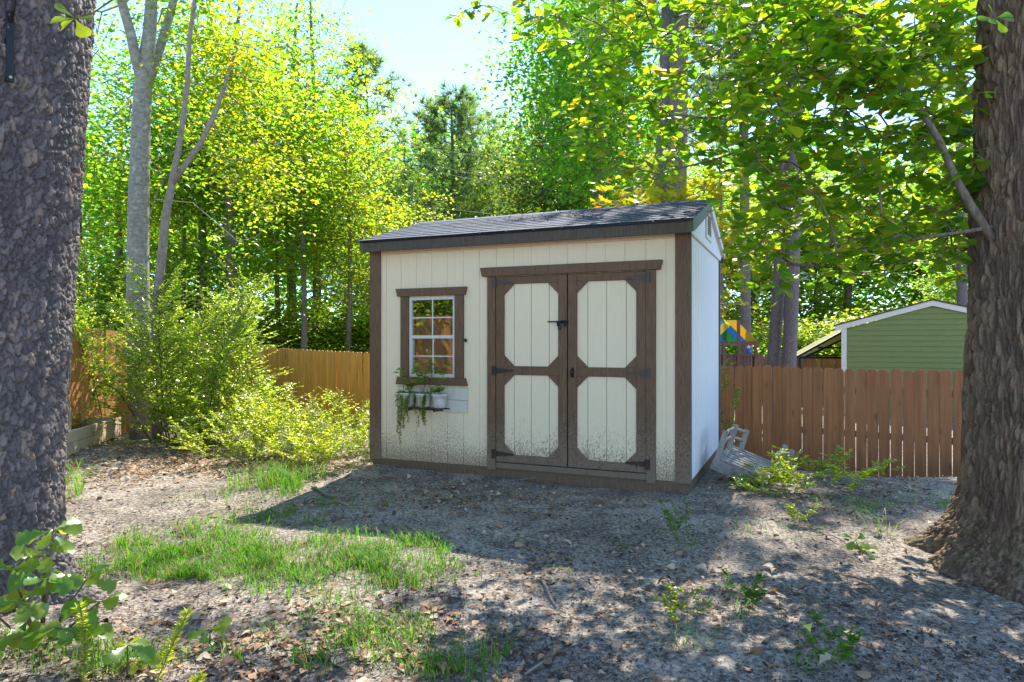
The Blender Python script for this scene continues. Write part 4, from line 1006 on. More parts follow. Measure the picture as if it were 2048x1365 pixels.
T(protoB, 690, 20.5, 5.1, 1.0, 1.0, 'slender crooked yellow-green tree behind the fence near the shed', M_MAPLE)
WL_ = 'yellow-green tree deep in the woods left of the shed'; WG = 'far woods left of the shed'
for px, y, rz, s, z, lm in ((230, 22, 1, 1.0, .85, M_MAPLE), (330, 26, 3, 1.1, .8, M_MAPLE), (140, 18, 2.5, 1, .9, M_GREEN), (40, 24, 2.5, 1.0, .8, M_MAPLE), (420, 36, 4.2, 1.3, .8, M_GREEN)):
    T(protoA, px, y, rz, s, z, WL_ if lm is M_MAPLE else 'mid green tree deep in the woods left of the shed', lm, WG if lm is M_MAPLE else 'far green trees left of the shed')
T(protoA, 575, 23.0, .4, 1.05, 1.15, 'tall full yellow-green tree overtopping the slender ones behind the fence', M_MAPLE)
T(protoA, 625, 23.5, 1.9, 1.05, 1.2, 'tall yellow-green tree whose crown edges the open sky', M_MAPLE)
T(protoA, 770, 30, 1.9, .9, .72, 'golden-green rounded tree between the two pines', M_MAPLE)
T(protoB, 810, 24, 2.9, 1.0, .85, 'low yellow-green tree showing just above the eave end of the roof', M_MAPLE)
for i, (px, y, rz, s, z) in enumerate(((520, 21, 0, 1.1, .9), (620, 22, 1, 1.2, .9), (700, 22, 2, 1.2, .95), (780, 22.5, 3, 1.1, .9), (450, 23, 4, 1.2, 1.0), (360, 22, 5, 1.2, 1.1), (270, 19, 1.5, 1.2, 1.2), (180, 17.5, .4, 1.2, 1.1))):
    T(protoD, px, y, rz, s*1.25, z*1.35, ['thicket shrub behind the orange fence, beside the single dark trunk', 'thicket shrub behind the twin slender trees', 'thicket shrub behind the crooked slender tree', 'thicket shrub hidden partly by the shed eave end', 'thicket shrub behind the double-trunked tree', 'thicket shrub deep behind the slim forked sapling', 'thicket shrub behind the grey-barked tree', 'thicket shrub beyond the side fence next to the scaly trunk'][i], M_MAPLE if i % 2 else M_GREEN, 'thicket shrubs along the wood edge', 'shrub')
# centre and right background
CG = 'green trees far behind the shed'
for px, y, rz, s, z in ((965, 46, 0, 1.5, 1.15), (1040, 42, 1, 1.4, 1.05), (1095, 44, 2, 1.4, 1.12), (855, 52, 3, 1.6, 1.15), (1000, 38, 5, 1.2, .8), (800, 46, 5, 1.5, 1.0)):
    T(protoC, px, y, rz, s, z, {965: 'distant green tree topping the roofline, next to the bushy pine', 1040: 'distant green tree crown at the foot of the open sky', 1095: 'distant green tree against the dark pine trunk', 855: 'farthest green tree showing behind the bushy pine', 1000: 'low distant tree just above the roof ridge', 800: 'distant green tree between the conical and bushy pines'}[px], M_GREEN, CG)
T(protoC, 1195, 21, .7, .85, 1.0, 'green tree with a leaning dark stem behind the shed roof', M_GREEN, 'trees right of the open sky')
T(protoC, 1130, 27, 2.7, .85, .95, 'deep green tree edging the open sky behind the shed', M_DARKG, 'trees right of the open sky')
RL = 'tall green tree deep in the woods beyond the brown fence'
for px, y, rz, s, z, lm in ((1270, 30, 1, 1.0, .8, M_GREEN), (1420, 36, 2, 1.1, .75, M_MAPLE), (1560, 38, 3, 1.1, .7, M_MAPLE), (1700, 36, 4, 1.1, .75, M_MAPLE), (1840, 36, 5, 1.2, .8, M_GREEN), (1980, 32, 0, 1.1, .8, M_GREEN), (1640, 48, 5, 1.4, .95, M_GREEN), (1330, 48, 3.3, 1.4, 1.0, M_GREEN), (1500, 50, 1.2, 1.4, .95, M_GREEN), (1900, 48, 2, 1.4, 1.0, M_GREEN)):
    T(protoC, px, y, rz, s, z, {1270: 'green tree beside the twin dark trunks behind the roof', 1420: 'yellow-green tree behind the shed gable', 1560: 'yellow-green tree behind the close pair of pines', 1700: 'yellow-green tree behind the yellow canopy', 1840: 'green tree behind the outbuilding ridge', 1980: 'green tree hidden mostly by the furrowed oak trunk'}.get(px, RL), lm, 'green trees beyond the brown fence' if lm is M_GREEN else 'yellow-green trees beyond the brown fence')
for i, (px, y, rz, s, z) in enumerate(((1460, 28, 0, 1.3, 1.1), (1540, 29, 1, 1.3, 1.2), (1620, 28, 2, 1.3, 1.2), (1700, 27.5, 3, 1.4, 1.3), (1780, 29, 4, 1.4, 1.4), (1880, 28, 5, 1.5, 1.4))):
    T(protoD, px, y, rz, s*1.2, z, ['sunlit undergrowth behind the playset roof', 'sunlit undergrowth behind the close pair of pines', 'sunlit undergrowth above the yellow canopy', 'sunlit undergrowth behind the outbuilding corner', 'sunlit undergrowth behind the outbuilding gable', 'sunlit undergrowth between outbuilding and oak trunk'][i], M_WEED if i % 2 else M_MAPLE, 'undergrowth beyond the reddish fence', 'shrub')
T(protoB, 1930, 23.5, 2.0, .9, .75, 'small-leaved green tree rising behind the green outbuilding', M_GREEN, None)
T(protoA, -1500, 3.0, 1.0, 1.1, .55, 'green tree beyond the side fence, mirrored in the shed window', M_GREEN, None).location = (-9.5, 1.0, 0)
T(protoA, -1500, 3.0, 3.0, 1.1, .55, 'second green tree beyond the side fence, mirrored at the edge of the shed window', M_GREEN, None).location = (-9.0, 5.5, 0)
for i, (xx, yy) in enumerate(((-7.4, 4.2), (-7.6, 2.2), (-7.9, .2))):
    T(protoD, 100, 5, i*2., 1.3, 1.5, ['shrub beyond the side fence, mirrored beside the fence top in the shed window', 'shrub beyond the side fence, mirrored in the middle of the shed window', 'shrub beyond the side fence, mirrored at the far side of the shed window'][i], M_GREEN, None, 'shrub').location = (xx, yy, 0)
# golden maple between shed roof and oak
tM = [(0, 0, -.3), (-.1, 0, 1), (-.15, .05, 2), (-.2, .05, 3.2), (-.1, 0, 4.5), (.0, 0, 5.6)]
gm = broadleaf('golden_maple', 91, tM, [.07, .065, .06, .05, .035, .015], np.concatenate([crown_targets(110, 1.9, 1.7, 4.1, 92, .25), crown_targets(40, 1.5, .7, 2.7, 93, .3)]), 17, .28, .4, .15, M_BARKB, M_GOLD, T_MAPLE, first_seed=1, r_tip=.006)
place(gm, 1330, 11.8, 1.0, 1, None, 'golden-leaved maple reaching over the shed roof ridge', None)

# two-stemmed dark trunk behind the shed roof
def post_tree(name, label, pts, r0, r1, bark, y, group=None, crown=None, lm=None, rot=0):
    b = at(pts[0][0], 0, y); z = H1(b.x, b.y); o = empty(name, (b.x, b.y, z)); tag(o, label, 'tree', group)
    pth = [(0, 0, -.4)]+[tuple(at(px, py, y)-Vector((b.x, b.y, z))) for px, py in pts]; m = len(pth)
    MB().tube(pth, [r0+(r1-r0)*i/(m-1) for i in range(m)], 14).build('trunk', bark, o, 0, True)
    return o, pth
def needle_crown(o, pth, r_, z0, z1, nb, seed, tuft=.34, tip=0, needles=24):
    g = np.random.default_rng(seed); tips, s0, s1, rr0, rr1, spot = [], [], [], [], [], []
    pz = np.array(pth)
    for i in range(nb):
        t = (i+g.random())/nb; z = z0+(z1-z0)*t; ax = np.array([np.interp(z, pz[:, 2], pz[:, 0]), np.interp(z, pz[:, 2], pz[:, 1]), z])
        L = r_*(1-.80*t**2.0)*g.uniform(.5, 1.1); an = i*2.4+g.normal(0, .3); up = .12+.5*t
        dv_ = np.array([math.cos(an), math.sin(an), up]); prev = ax; K = 5
        for k in range(1, K+1):
            q = ax+dv_*L*k/K+np.array([0, 0, -.10*L*math.sin(3.1*k/K)+.05*L*(k/K)**2])+g.normal(0, .03, 3); s0.append(prev); s1.append(q); rr0.append(.03*(1-.8*(k-1)/K)); rr1.append(.03*(1-.8*k/K)); prev = q
            if k >= 2:
                for m in range(3):
                    w_ = q+g.normal(0, .16*L/1.6+.05, 3)*np.array([1, 1, .6])+np.array([0, 0, .08]); s0.append(q); s1.append(w_); rr0.append(.01); rr1.append(.006); spot.append((w_, dv_))
    for k in range(6): spot.append((np.array([pz[-1][0], pz[-1][1], z1])+g.normal(0, .2, 3), np.array([0, 0, 1.])))
    tag(obj('branch', seg_mesh('branch', s0, s1, rr0, rr1, 4), M_BARKP, o), kind='stuff')
    P = np.repeat(np.array([q for q, d_ in spot]), needles, 0); n = len(P)
    D_ = np.repeat(np.array([d_ for q, d_ in spot]), needles, 0); A = nrm(g.normal(0, 1, (n, 3)))+D_*.5+np.array([0, 0, .45])
    me = leaf_mesh('foliage', P, A, g.normal(0, 1, (n, 3)), g.uniform(.7, 1.1, n)*tuft, [(0, .03, 0), (0, -.03, 0), (1, 0, -.08)], [(0, 1, 2)]); tag(obj('crown', me, M_NEEDLE, o), kind='stuff')
o, p_ = post_tree('pine_tree', 'dark conical pine rising beside the open sky left of the shed', [(737, 690), (736, 400), (735, 250), (733, 118)], .2, .03, M_BARKP, 32); needle_crown(o, p_, 3.6, 3.5, p_[-1][2], 60, 101, .55)
o, p_ = post_tree('pine_tree', 'broad bushy pine directly behind the shed roof', [(907, 690), (906, 420), (905, 300), (903, 215)], .22, .03, M_BARKP, 33); needle_crown(o, p_, 4.4, 3.6, p_[-1][2], 74, 102, .6)
o, p_ = post_tree('pine_tree', 'tall dark pine whose boughs hang into the open sky', [(1200, 690), (1198, 400), (1196, 180), (1196, -60)], .3, .12, M_BARKP, 24); needle_crown(o, p_, 3.4, 7.5, p_[-1][2], 46, 103, .45)
o, p_ = post_tree('pine_tree', 'slim pine at the wood edge left of the dark conical pine', [(690, 690), (690, 400), (688, 200)], .16, .03, M_BARKP, 36); needle_crown(o, p_, 2.2, 3.5, p_[-1][2], 55, 104, .5)
o, p_ = post_tree('forked_trunk_tree', 'thick dark trunk with a close twin stem behind the shed roof', [(1330, 700), (1330, 400), (1335, 260), (1340, 120), (1345, -60)], .24, .19, M_BARKP, 13.5)
b = at(1330, 0, 13.5); tw = [tuple(at(px, py, 13.1)-Vector((b.x, b.y, o.location.z))) for px, py in ((1348, 760), (1352, 400), (1356, 260), (1358, 120), (1362, -60))]
MB().tube(tw, [.21, .19, .18, .17, .15], 14).build('trunk', M_BARKB, o, 0, True); needle_crown(o, p_, 2.5, 8.0, 10.5, 22, 105, .4)
RP = 'pine trunks beyond the brown fence'
o, p_ = post_tree('pine_tree', 'slimmer leaning pine of the close pair beyond the brown fence', [(1545, 745), (1553, 640), (1560, 520), (1566, 380), (1570, 150), (1574, -120)],   .135, .11, M_BARKP, 14.5, RP); needle_crown(o, p_, 2.5, 7.5, 10, 18, 106, .4)
o, p_ = post_tree('pine_tree', 'thicker pine of the close pair beyond the brown fence', [(1577, 745), (1582, 640), (1586, 520), (1590, 380), (1594, 150), (1598, -120)],   .15, .12, M_BARKP, 14.2, RP); needle_crown(o, p_, 2.5, 7.5, 10, 18, 107, .4)
o, p_ = post_tree('pine_tree', 'single pine trunk right behind the playset', [(1493, 740), (1491, 640), (1490, 480), (1488, 300), (1486, -60)], .14, .11, M_BARKP, 17.5, RP); needle_crown(o, p_, 2.5, 8.5, 11, 18, 108, .4)
o, p_ = post_tree('pine_tree', 'pale pine trunk glimpsed beside the furrowed oak trunk', [(1925, 740), (1924, 600), (1922, 420), (1920, 200), (1918, -60)], .17, .13, M_BARKP, 22, RP); needle_crown(o, p_, 2.5, 9, 13, 18, 109, .4)
o, p_ = post_tree('pine_tree', 'thin brown trunk close behind the shed end and playset roof', [(1444, 740), (1443, 600), (1442, 420), (1440, 100)], .06, .04, M_BARKB, 18.5, RP); needle_crown(o, p_, 1.8, 7, 9, 14, 110, .4)

# far woodland mass closing the horizon
n = 70000; px = RNG.uniform(-500, 2550, n); y = RNG.uniform(52, 66, n)
topz = 18.5+1.6*np.sin(px/60.)+1.2*np.sin(px/23.+1)+.7*np.sin(px/9.)
zz = RNG.random(n)**.75*topz-.5; Pw = np.stack([(px-1024)/F*y, y, zz], 1); an = RNG.random(n)*6.283
me = leaf_mesh('woodland', Pw, np.stack([np.cos(an), np.sin(an), RNG.normal(-.2, .4, n)], 1), np.stack([RNG.normal(0, .6, n), RNG.normal(0, .6, n), np.ones(n)], 1), RNG.uniform(.4, .9, n), *T_DIAMOND)
tag(obj('woodland', me, M_GREEN), 'distant woodland closing the view behind the yards', 'woodland', kind='stuff')

# ------------------------------------------------------------------ big shrub and weeds
def sprays(stems, leaf, seed, base, gap=.03, sub=6, sublen=.5):
    """arching stems with side sprays carrying paired leaves"""
    g = np.random.default_rng(seed); P, A, Nn, s0, s1, r0, r1 = [], [], [], [], [], [], []
    def run(a, d, L, r, level):
        K = max(4, int(L/.09)); q = np.array(a, float); d = np.array(d, float)
        for k in range(K):
            d = d+np.array([0, 0, -(.07 if level else .055)])*(L/K)*(6 if level == 0 else 8)/max(L, .3)*.35+g.normal(0, .035, 3); d /= np.linalg.norm(d)
            n2 = q+d*L/K; s0.append(q); s1.append(n2); r0.append(r*(1-.85*k/K)); r1.append(r*(1-.85*(k+1)/K))
            if level < 2 and k > K*.2:
                for _ in range(1 if level else 2):
                    if g.random() < (.8 if level == 0 else .5):
                        sd_ = np.cross(d, [0, 0, 1.]); sd_ /= max(np.linalg.norm(sd_), .1); sgn = 1 if g.random() < .5 else -1
                        run(n2, d*.75+sd_*sgn*g.uniform(.5, 1.1)+np.array([0, 0, g.normal(.1, .25)]), sublen*g.uniform(.5, 1.1)*(1 if level == 0 else .5), r*.45, level+1)
            if level > 0 or k > K*.35:
                m = max(1, int(L/K/gap)); side = np.cross(d, [0, 0, 1.]); side /= max(np.linalg.norm(side), .1)
                for j in range(m):
                    c_ = q+(n2-q)*(j+g.random())/m
                    for sg in (-1, 1): P.append(c_); A.append(side*sg+d*.7+g.normal(0, .25, 3)); Nn.append(np.array([0, 0, 1.])+g.normal(0, .35, 3))
            q = n2
    for a, d, L in stems: run(a, d, L, .012*L/2, 0)
    P = np.array(P)-np.array(base); n = len(P)
    lm = leaf_mesh('foliage', P, A, Nn, g.uniform(.6, 1.3, n)*leaf, *T_SMALL); bm_ = seg_mesh('branch', np.array(s0)-np.array(base), np.array(s1)-np.array(base), np.maximum(r0, .0015), np.maximum(r1, .0012), 4)
    return lm, bm_
def shrub(name, label, px, y, stems, leaf, seed, lm, bark, cat='shrub', group=None, **k):
    b = at(px, 0, y); base = np.array([b.x, b.y, H1(b.x, b.y)]); st_ = [(base+np.array(a), d, L) for a, d, L in stems]
    f, bm_ = sprays(st_, leaf, seed, base, **k); o = empty(name, base); tag(o, label, cat, group)
    tag(obj('foliage', f, lm, o), kind='stuff'); tag(obj('branch', bm_, bark, o), kind='stuff'); return o
def fan(n, rad, lean, L, seed, lift=1.0):
    g = random.Random(seed); out = []
    for k in range(n):
        an = g.uniform(0, 6.283); rr_ = rad*math.sqrt(g.random()); ln = lean*g.uniform(.3, 1.1)
        out.append(((math.cos(an)*rr_, math.sin(an)*rr_, 0), (math.cos(an)*ln, math.sin(an)*ln, lift), L*g.uniform(.6, 1.1)))
    return out
shrub('privet_shrub', 'big sprawling glossy small-leaved shrub around the grey-barked tree', 365, 10.4, fan(18, .5, .6, 2.3, 5)+[q for q in fan(22, .8, 1.4, 1.0, 15, .6) if q[0][0] > -.15], .048, 120, M_BUSH, M_STEMB, sublen=.65)
shrub('privet_shrub', 'glossy small-leaved shrub behind the raised bed next to the scaly trunk', 225, 12.2, fan(15, .6, .6, 2.9, 6)+fan(7, .7, 1.4, 1.0, 16, .6), .05, 121, M_BUSH, M_STEMB, sublen=.65)
shrub('privet_shrub', 'low arching glossy shrub spraying out in front of the orange fence', 440, 10.0, fan(13, .45, 1.0, .9, 7), .048, 122, M_BUSH, M_STEMB, sublen=.6)
WDG = 'yellow-green weeds in front of the orange fence'
for i, (px, y, n, L, lb) in enumerate(((520, 9.6, 10, 1.0, 'sprawling yellow-green weed clump beside the low arching shrub'), (575, 10.2, 7, 1.5, 'tallest yellow-green weed spike against the orange fence'), (610, 9.4, 10, .9, 'yellow-green weed clump spreading onto the leaf litter'), (665, 9.6, 9, 1.0, 'yellow-green weed clump against the fence near the shed'), (700, 9.0, 9, .75, 'low yellow-green weed clump beside the shed corner'), (640, 8.6, 9, .6, 'lowest yellow-green weeds creeping out over the litter'), (560, 8.9, 9, .65, 'trailing yellow-green weeds at the litter edge'), (470, 9.2, 9, .8, 'yellow-green weeds under the low arching shrub'))):
    shrub('weed_clump', lb, px, y-.8, fan(n+7, .4, .75, L*.5, 200+i, 1.0), .036, 210+i, M_WEED, M_STEM, 'weed', WDG, sublen=.34, gap=.022)
shrub('vine_weed', 'leafy green and yellow weed scrambling over the toppled garden bridge', 1625, 6.75, fan(20, .32, 1.2, .36, 301, .5), .05, 302, M_WEED, M_STEM, 'weed', sublen=.16, gap=.022)
shrub('vine_weed', 'low green weed at the foot of the toppled garden bridge', 1550, 6.5, fan(6, .18, 1.5, .22, 303, .5), .045, 304, M_BUSH, M_STEM, 'weed', sublen=.12, gap=.03)
shrub('vine_weed', 'thin green vine climbing the fence behind the shed corner', 1455, 9.6, [((0, .1, .2), (.05, 0, 1), 1.5), ((.05, .1, .1), (-.05, 0, 1), 1.2)], .04, 306, M_BUSH, M_STEM, 'weed', sublen=.15)

# ------------------------------------------------------------------ grass (nobody could count it)
def grass_patch(pts, seed):
    g = np.random.default_rng(seed); P, D_, L_, W_ = [], [], [], []
    for (px, py, rx, ry, n, ln) in pts:
        # patch centre seen at px,py on the ground
        y0 = H*F/(py-683.5); c = at(px, 0, y0)
        a = g.random(n)*6.283; r_ = np.sqrt(g.random(n))*(1+.35*np.sin(3*a+seed+px)); x = c.x+np.cos(a)*r_*rx; y = c.y+np.sin(a)*r_*ry
        keep = (np.sin(x*9+1)*np.sin(y*8)+np.sin(x*21)*np.sin(y*19+2)*.7+g.normal(0, .6, n)) > -.05
        x, y = x[keep], y[keep]; P.append(np.stack([x, y, hgt(x, y)-.004], 1)); L_.append(g.uniform(.3, 1.15, len(x))*ln*.95)
    P = np.concatenate(P); L_ = np.concatenate(L_); n = len(P); an = g.random(n)*6.283; out = np.stack([np.cos(an), np.sin(an), np.zeros(n)], 1); ben = g.uniform(.3, 1.5, n)[:, None]; up = np.array([0, 0, 1.])
    side = np.stack([-np.sin(an), np.cos(an), np.zeros(n)], 1)*(g.uniform(.0012, .0026, n))[:, None]; L3 = L_[:, None]
    m1 = P+L3*(up*.5+out*ben*.22); m2 = P+L3*(up*.82+out*ben*.62); tp = P+L3*(up*(1-.45*ben)+out*ben*1.1)
    V = np.stack([P-side, P+side, m1-side*.9, m1+side*.9, m2-side*.6, m2+side*.6, tp], 1).reshape(-1, 3)
    f = np.array([(0, 1, 3), (0, 3, 2), (2, 3, 5), (2, 5, 4), (4, 5, 6)]); Fc = (f[None]+(np.arange(n)*7)[:, None, None]).reshape(-1, 3)
    return np_mesh('grass', V, Fc, np.repeat(g.random(n), 5))
gp = [(560, 1130, 1.0, .55, 7000, .11), (420, 1120, .55, .55, 4200, .12), (760, 1135, .62, .42, 4200, .11), (330, 1090, .5, .5, 1800, .11), (560, 975, .38, .45, 1700, .26), (520, 1040, .55, .3, 1100, .10),
      (600, 905, 1.1, .7, 2200, .16), (420, 880, 1.2, 1.0, 1800, .14), (790, 1290, .42, .3, 1300, .13), (640, 1260, .3, .25, 500, .09), (130, 1000, .12, .25, 180, .42), (210, 1330, .5, .14, 700, .14), (60, 1345, .25, .1, 260, .16),
      (1360, 1090, .12, .16, 60, .18), (1760, 1075, .06, .1, 34, .26), (1700, 1010, .45, .3, 320, .10), (1900, 1010, .3, .4, 260, .10), (1540, 1060, .5, .3, 130, .09), (1650, 1335, .2, .12, 130, .10), (1000, 960, 3.0, .12, 90, .08), (1380, 1300, .18, .12, 60, .14), (880, 1340, .3, .1, 260, .14), (470, 1000, .5, .4, 320, .12), (1200, 1150, 1.6, .8, 200, .06), (1500, 1250, .12, .1, 50, .2), (960, 1070, .9, .5, 160, .07), (700, 1010, .5, .35, 260, .1)]
tag(obj('grass', grass_patch(gp, 400), M_GRASS), 'patchy green grass on the sandy soil', 'grass', kind='stuff')

# ------------------------------------------------------------------ leaf litter
def ground_scatter(n, y0, y1, g, xr=.80):
    y = 1/(g.random(n)*(1/y0-1/y1)+1/y1); x = g.uniform(-xr, xr, n)*y; return x, y
g = np.random.default_rng(500)
x, y = ground_scatter(170000, 2.45, 12.5, g)
dens_ = np.sin(x*1.7+.5)*np.sin(y*1.5+1)+.7*np.sin(x*4.1+y*1.1)*np.sin(y*3.7-x)+.6*np.sin(x*9.3+1)*np.sin(y*8.1); keep = dens_+g.normal(0, .8, len(x)) > -.25
x, y = x[keep], y[keep]; n = len(x); an = g.random(n)*6.283
sz_ = np.clip(g.lognormal(-4.75, .6, n), .0035, .05)*(1+.05*y)
me = leaf_mesh('leaf_litter', np.stack([x, y, hgt(x, y)+.003+g.random(n)*.008], 1), np.stack([np.cos(an), np.sin(an), g.normal(0, .35, n)], 1), np.stack([g.normal(0, .45, n), g.normal(0, .45, n), np.ones(n)], 1), sz_, *T_SMALL, width=np.where(g.random(n) < .3, .18, g.uniform(.4, 1.5, n)))
tag(obj('leaf_litter', me, M_CHIP), 'dark crumbled leaf litter strewn over the sandy soil', 'leaf litter', kind='stuff')
# brown leaves lying thick on the left side and by the fence
xs_, ys_ = [], []
for (px, py, rx, ry, m) in ((350, 915, 1.9, 1.5, 2600), (250, 940, 1.3, 1.2, 1500), (560, 930, 1.5, 1.0, 1400), (1700, 975, 1.6, 1.1, 1100), (900, 1000, 1.6, .7, 700), (700, 1250, .7, .5, 500), (600, 1330, 1.0, .4, 450), (1150, 1150, 2.0, 1.1, 420)):
    y0 = H*F/(py-683.5); c = at(px, 0, y0); xs_.append(c.x+g.normal(0, rx*.55, m)); ys_.append(np.maximum(2.5, c.y+g.normal(0, ry*.55, m)))
x = np.concatenate(xs_); y = np.concatenate(ys_); n = len(x); an = g.random(n)*6.283
me = leaf_mesh('dead_leaves', np.stack([x, y, hgt(x, y)+.004+g.random(n)*.015], 1), np.stack([np.cos(an), np.sin(an), g.normal(0, .3, n)], 1), np.stack([g.normal(0, .4, n), g.normal(0, .4, n), np.ones(n)], 1), g.uniform(.02, .065, n), *T_OAK, width=g.uniform(.7, 1.4, n))
tag(obj('dead_leaves', me, M_FALL), 'brown dead leaves lying thickly over the soil', 'leaf litter', kind='stuff')
# single fallen leaves that can be picked out
fl = []
for k in range(5):
    t = lobed(600+k) if k % 2 else T_OAK; t2 = ([(a, b, c+.25*b*b*(1 if k < 3 else -1)+.12*math.sin(a*3)) for a, b, c in t[0]], t[1])
    mm = leaf_mesh('fallen_leaf', [(0, 0, 0)], [(1, 0, 0)], [(0, 0, 1)], [1.0], *t2); mm.materials.append(M_FALL)
    mm.attributes['rnd'].data.foreach_set('value', np.full(len(mm.polygons), [.25, .5, .65, .85, 1.0][k], np.float32)); fl.append(mm)
fr_ = random.Random(77); FL = ['dark brown', 'brown', 'tan', 'pale tan', 'bleached grey-tan']
for k in range(170):
    yy = 1/(fr_.random()*(1/2.75-1/6.2)+1/6.2); xx = fr_.uniform(-.7, .72)*yy
    if math.hypot(xx-RT.x, yy-RT.y) < .65 or math.hypot(xx-LT.x, yy-LT.y) < .75: continue
    i = fr_.randrange(5); o = leaf_obj(fl[i], (xx, yy, H1(xx, yy)+.012), (math.cos(k*2.4), math.sin(k*2.4), fr_.gauss(0, .25)), (fr_.gauss(0, .4), fr_.gauss(0, .4), 1), fr_.uniform(.045, .1), None, (0, 0, 0), 'fallen_leaf')
    tag(o, FL[i]+' fallen oak leaf lying loose on the sandy soil', 'leaf', FL[i]+' fallen leaves')
o = leaf_obj(fl[0], at(1622, 1290, 3.27), (.2, 1, .3), (-.4, -.3, .8), .075, None, (0, 0, 0), 'fallen_leaf'); o.location.z = H1(o.location.x, o.location.y)+.02
o.data = o.data.copy(); o.data.materials.clear(); o.data.materials.append(M_YLEAF); tag(o, 'bright yellow-green fallen leaf lying alone on the sand', 'leaf')
# sticks
def stick(pts, r_, label):
    P_ = []
    for px, py, up in pts:
        yy = H*F/(py-683.5); q = at(px, py, yy); q.z = H1(q.x, q.y)+up; P_.append(q)
    c = P_[0].copy(); o = MB().tube([p-c for p in P_], [r_*(1-.5*i/(len(P_)-1)) for i in range(len(P_))], 6).build('fallen_stick', M_TWIG, None, 0, True); o.location = c; tag(o, label, 'stick')
stick([(1083, 1162, .012), (1092, 1185, .02), (1103, 1205, .012), (1113, 1218, .008)], .011, 'short grey curved stick on the sand in front of the doors')
stick([(625, 978, .02), (655, 995, .02), (680, 1003, .03), (716, 997, .02)], .016, 'forked grey branch lying beside the tall grass tuft')
stick([(1040, 968, .02), (1090, 965, .06), (1120, 960, .09), (1135, 950, .16)], .006, 'thin pale twig lying along the shed base under the doors')
stick([(850, 1075, .01), (870, 1095, .015), (882, 1108, .01)], .006, 'thin short twig at the edge of the sunlit sand')
stick([(1050, 1345, .01), (1085, 1328, .02), (1097, 1308, .015)], .007, 'thin bent twig on the dark litter in the foreground')
stick([(1650, 1075, .015), (1665, 1085, .04), (1690, 1095, .03)], .006, 'dark twig beside the slender green weeds near the oak')

# ------------------------------------------------------------------ sprouts and small plants in the foreground
lob = []
for k in range(4):
    mm = leaf_mesh('leaf', [(0, 0, 0)], [(1, 0, 0)], [(0, 0, 1)], [1.0], *lobed(700+k)); mm.materials.append(M_SPROUT)
    mm.attributes['rnd'].data.foreach_set('value', np.full(len(mm.polygons), [.1, .4, .7, 1.0][k], np.float32)); lob.append(mm)
def sprout(name, label, base, whorls, seed, group=None, stem_r=.006):
    """whorls: (offset, leaf count, leaf size)"""
    rr = random.Random(seed); b = Vector(base); o = empty(name, b); tag(o, label, 'seedling', group); prev = Vector((0, 0, -.02)); pts = [prev]
    for off, n, s in whorls:
        off = Vector(off); MB().tube([Vector((off.x*.25, off.y*.25, max(0, off.z*.35))) if off.z > .1 else Vector((0, 0, -.02)), off*.7+Vector((0, 0, off.z*.06)), off], [stem_r, stem_r*.8, stem_r*.6], 6).build('stem', M_STEMB, o)
        a0 = rr.uniform(0, 6.28)
        for k in range(n):
            an = a0+6.283*k/n+rr.uniform(-.3, .3); d = Vector((math.cos(an), math.sin(an), rr.uniform(-.45, .35)))
            leaf_obj(lob[rr.randrange(4)], off, d, (rr.gauss(0, .3), rr.gauss(0, .3)-.75, .8), s*rr.uniform(.8, 1.15), o, (0, 0, 0))
    MB().tube([(0, 0, -.03), (0, 0, .05)], stem_r, 6).build('stem', M_STEMB, o); return o
sb = at(95, 0, 2.98); sz0 = H1(sb.x, sb.y)
sprout('oak_sprout', 'leafy lobed oak sprout growing against the base of the scaly trunk', (sb.x-.03, sb.y, sz0+.02), [((.02, .05, .56), 6, .12), ((.0, .03, .46), 5, .13), ((-.13, 0, .40), 6, .13), ((.07, -.05, .38), 6, .14), ((-.02, -.1, .30), 6, .14), ((.17, .05, .34), 6, .14), ((.26, 0, .26), 6, .13), ((-.2, -.05, .25), 6, .13), ((.12, -.08, .18), 6, .13), ((.02, -.12, .17), 6, .13), ((.2, -.06, .14), 5, .12), ((-.1, -.1, .14), 5, .12)], 1)
sb = at(255, 0, 2.92); sprout('oak_sprout', 'small lobed oak seedling in the grass in front of the scaly trunk', (sb.x, sb.y, H1(sb.x, sb.y)), [((0, 0, .14), 6, .11), ((.03, 0, .07), 4, .09)], 2, stem_r=.004)
sb = at(420, 0, 3.2); sprout('oak_sprout', 'small dark green seedling beside the grass patch and curled leaves', (sb.x, sb.y, H1(sb.x, sb.y)), [((0, 0, .10), 6, .085), ((.02, .01, .05), 3, .07)], 3, stem_r=.004)
sb = at(1720, 0, 4.65); sprout('oak_sprout', 'dark green seedling with drooping leaves on the sand near the oak', (sb.x, sb.y, H1(sb.x, sb.y)), [((-.03, 0, .10), 5, .10), ((.05, 0, .04), 4, .09)], 4, stem_r=.004)
GG = 'feathery weed stems in the foreground'
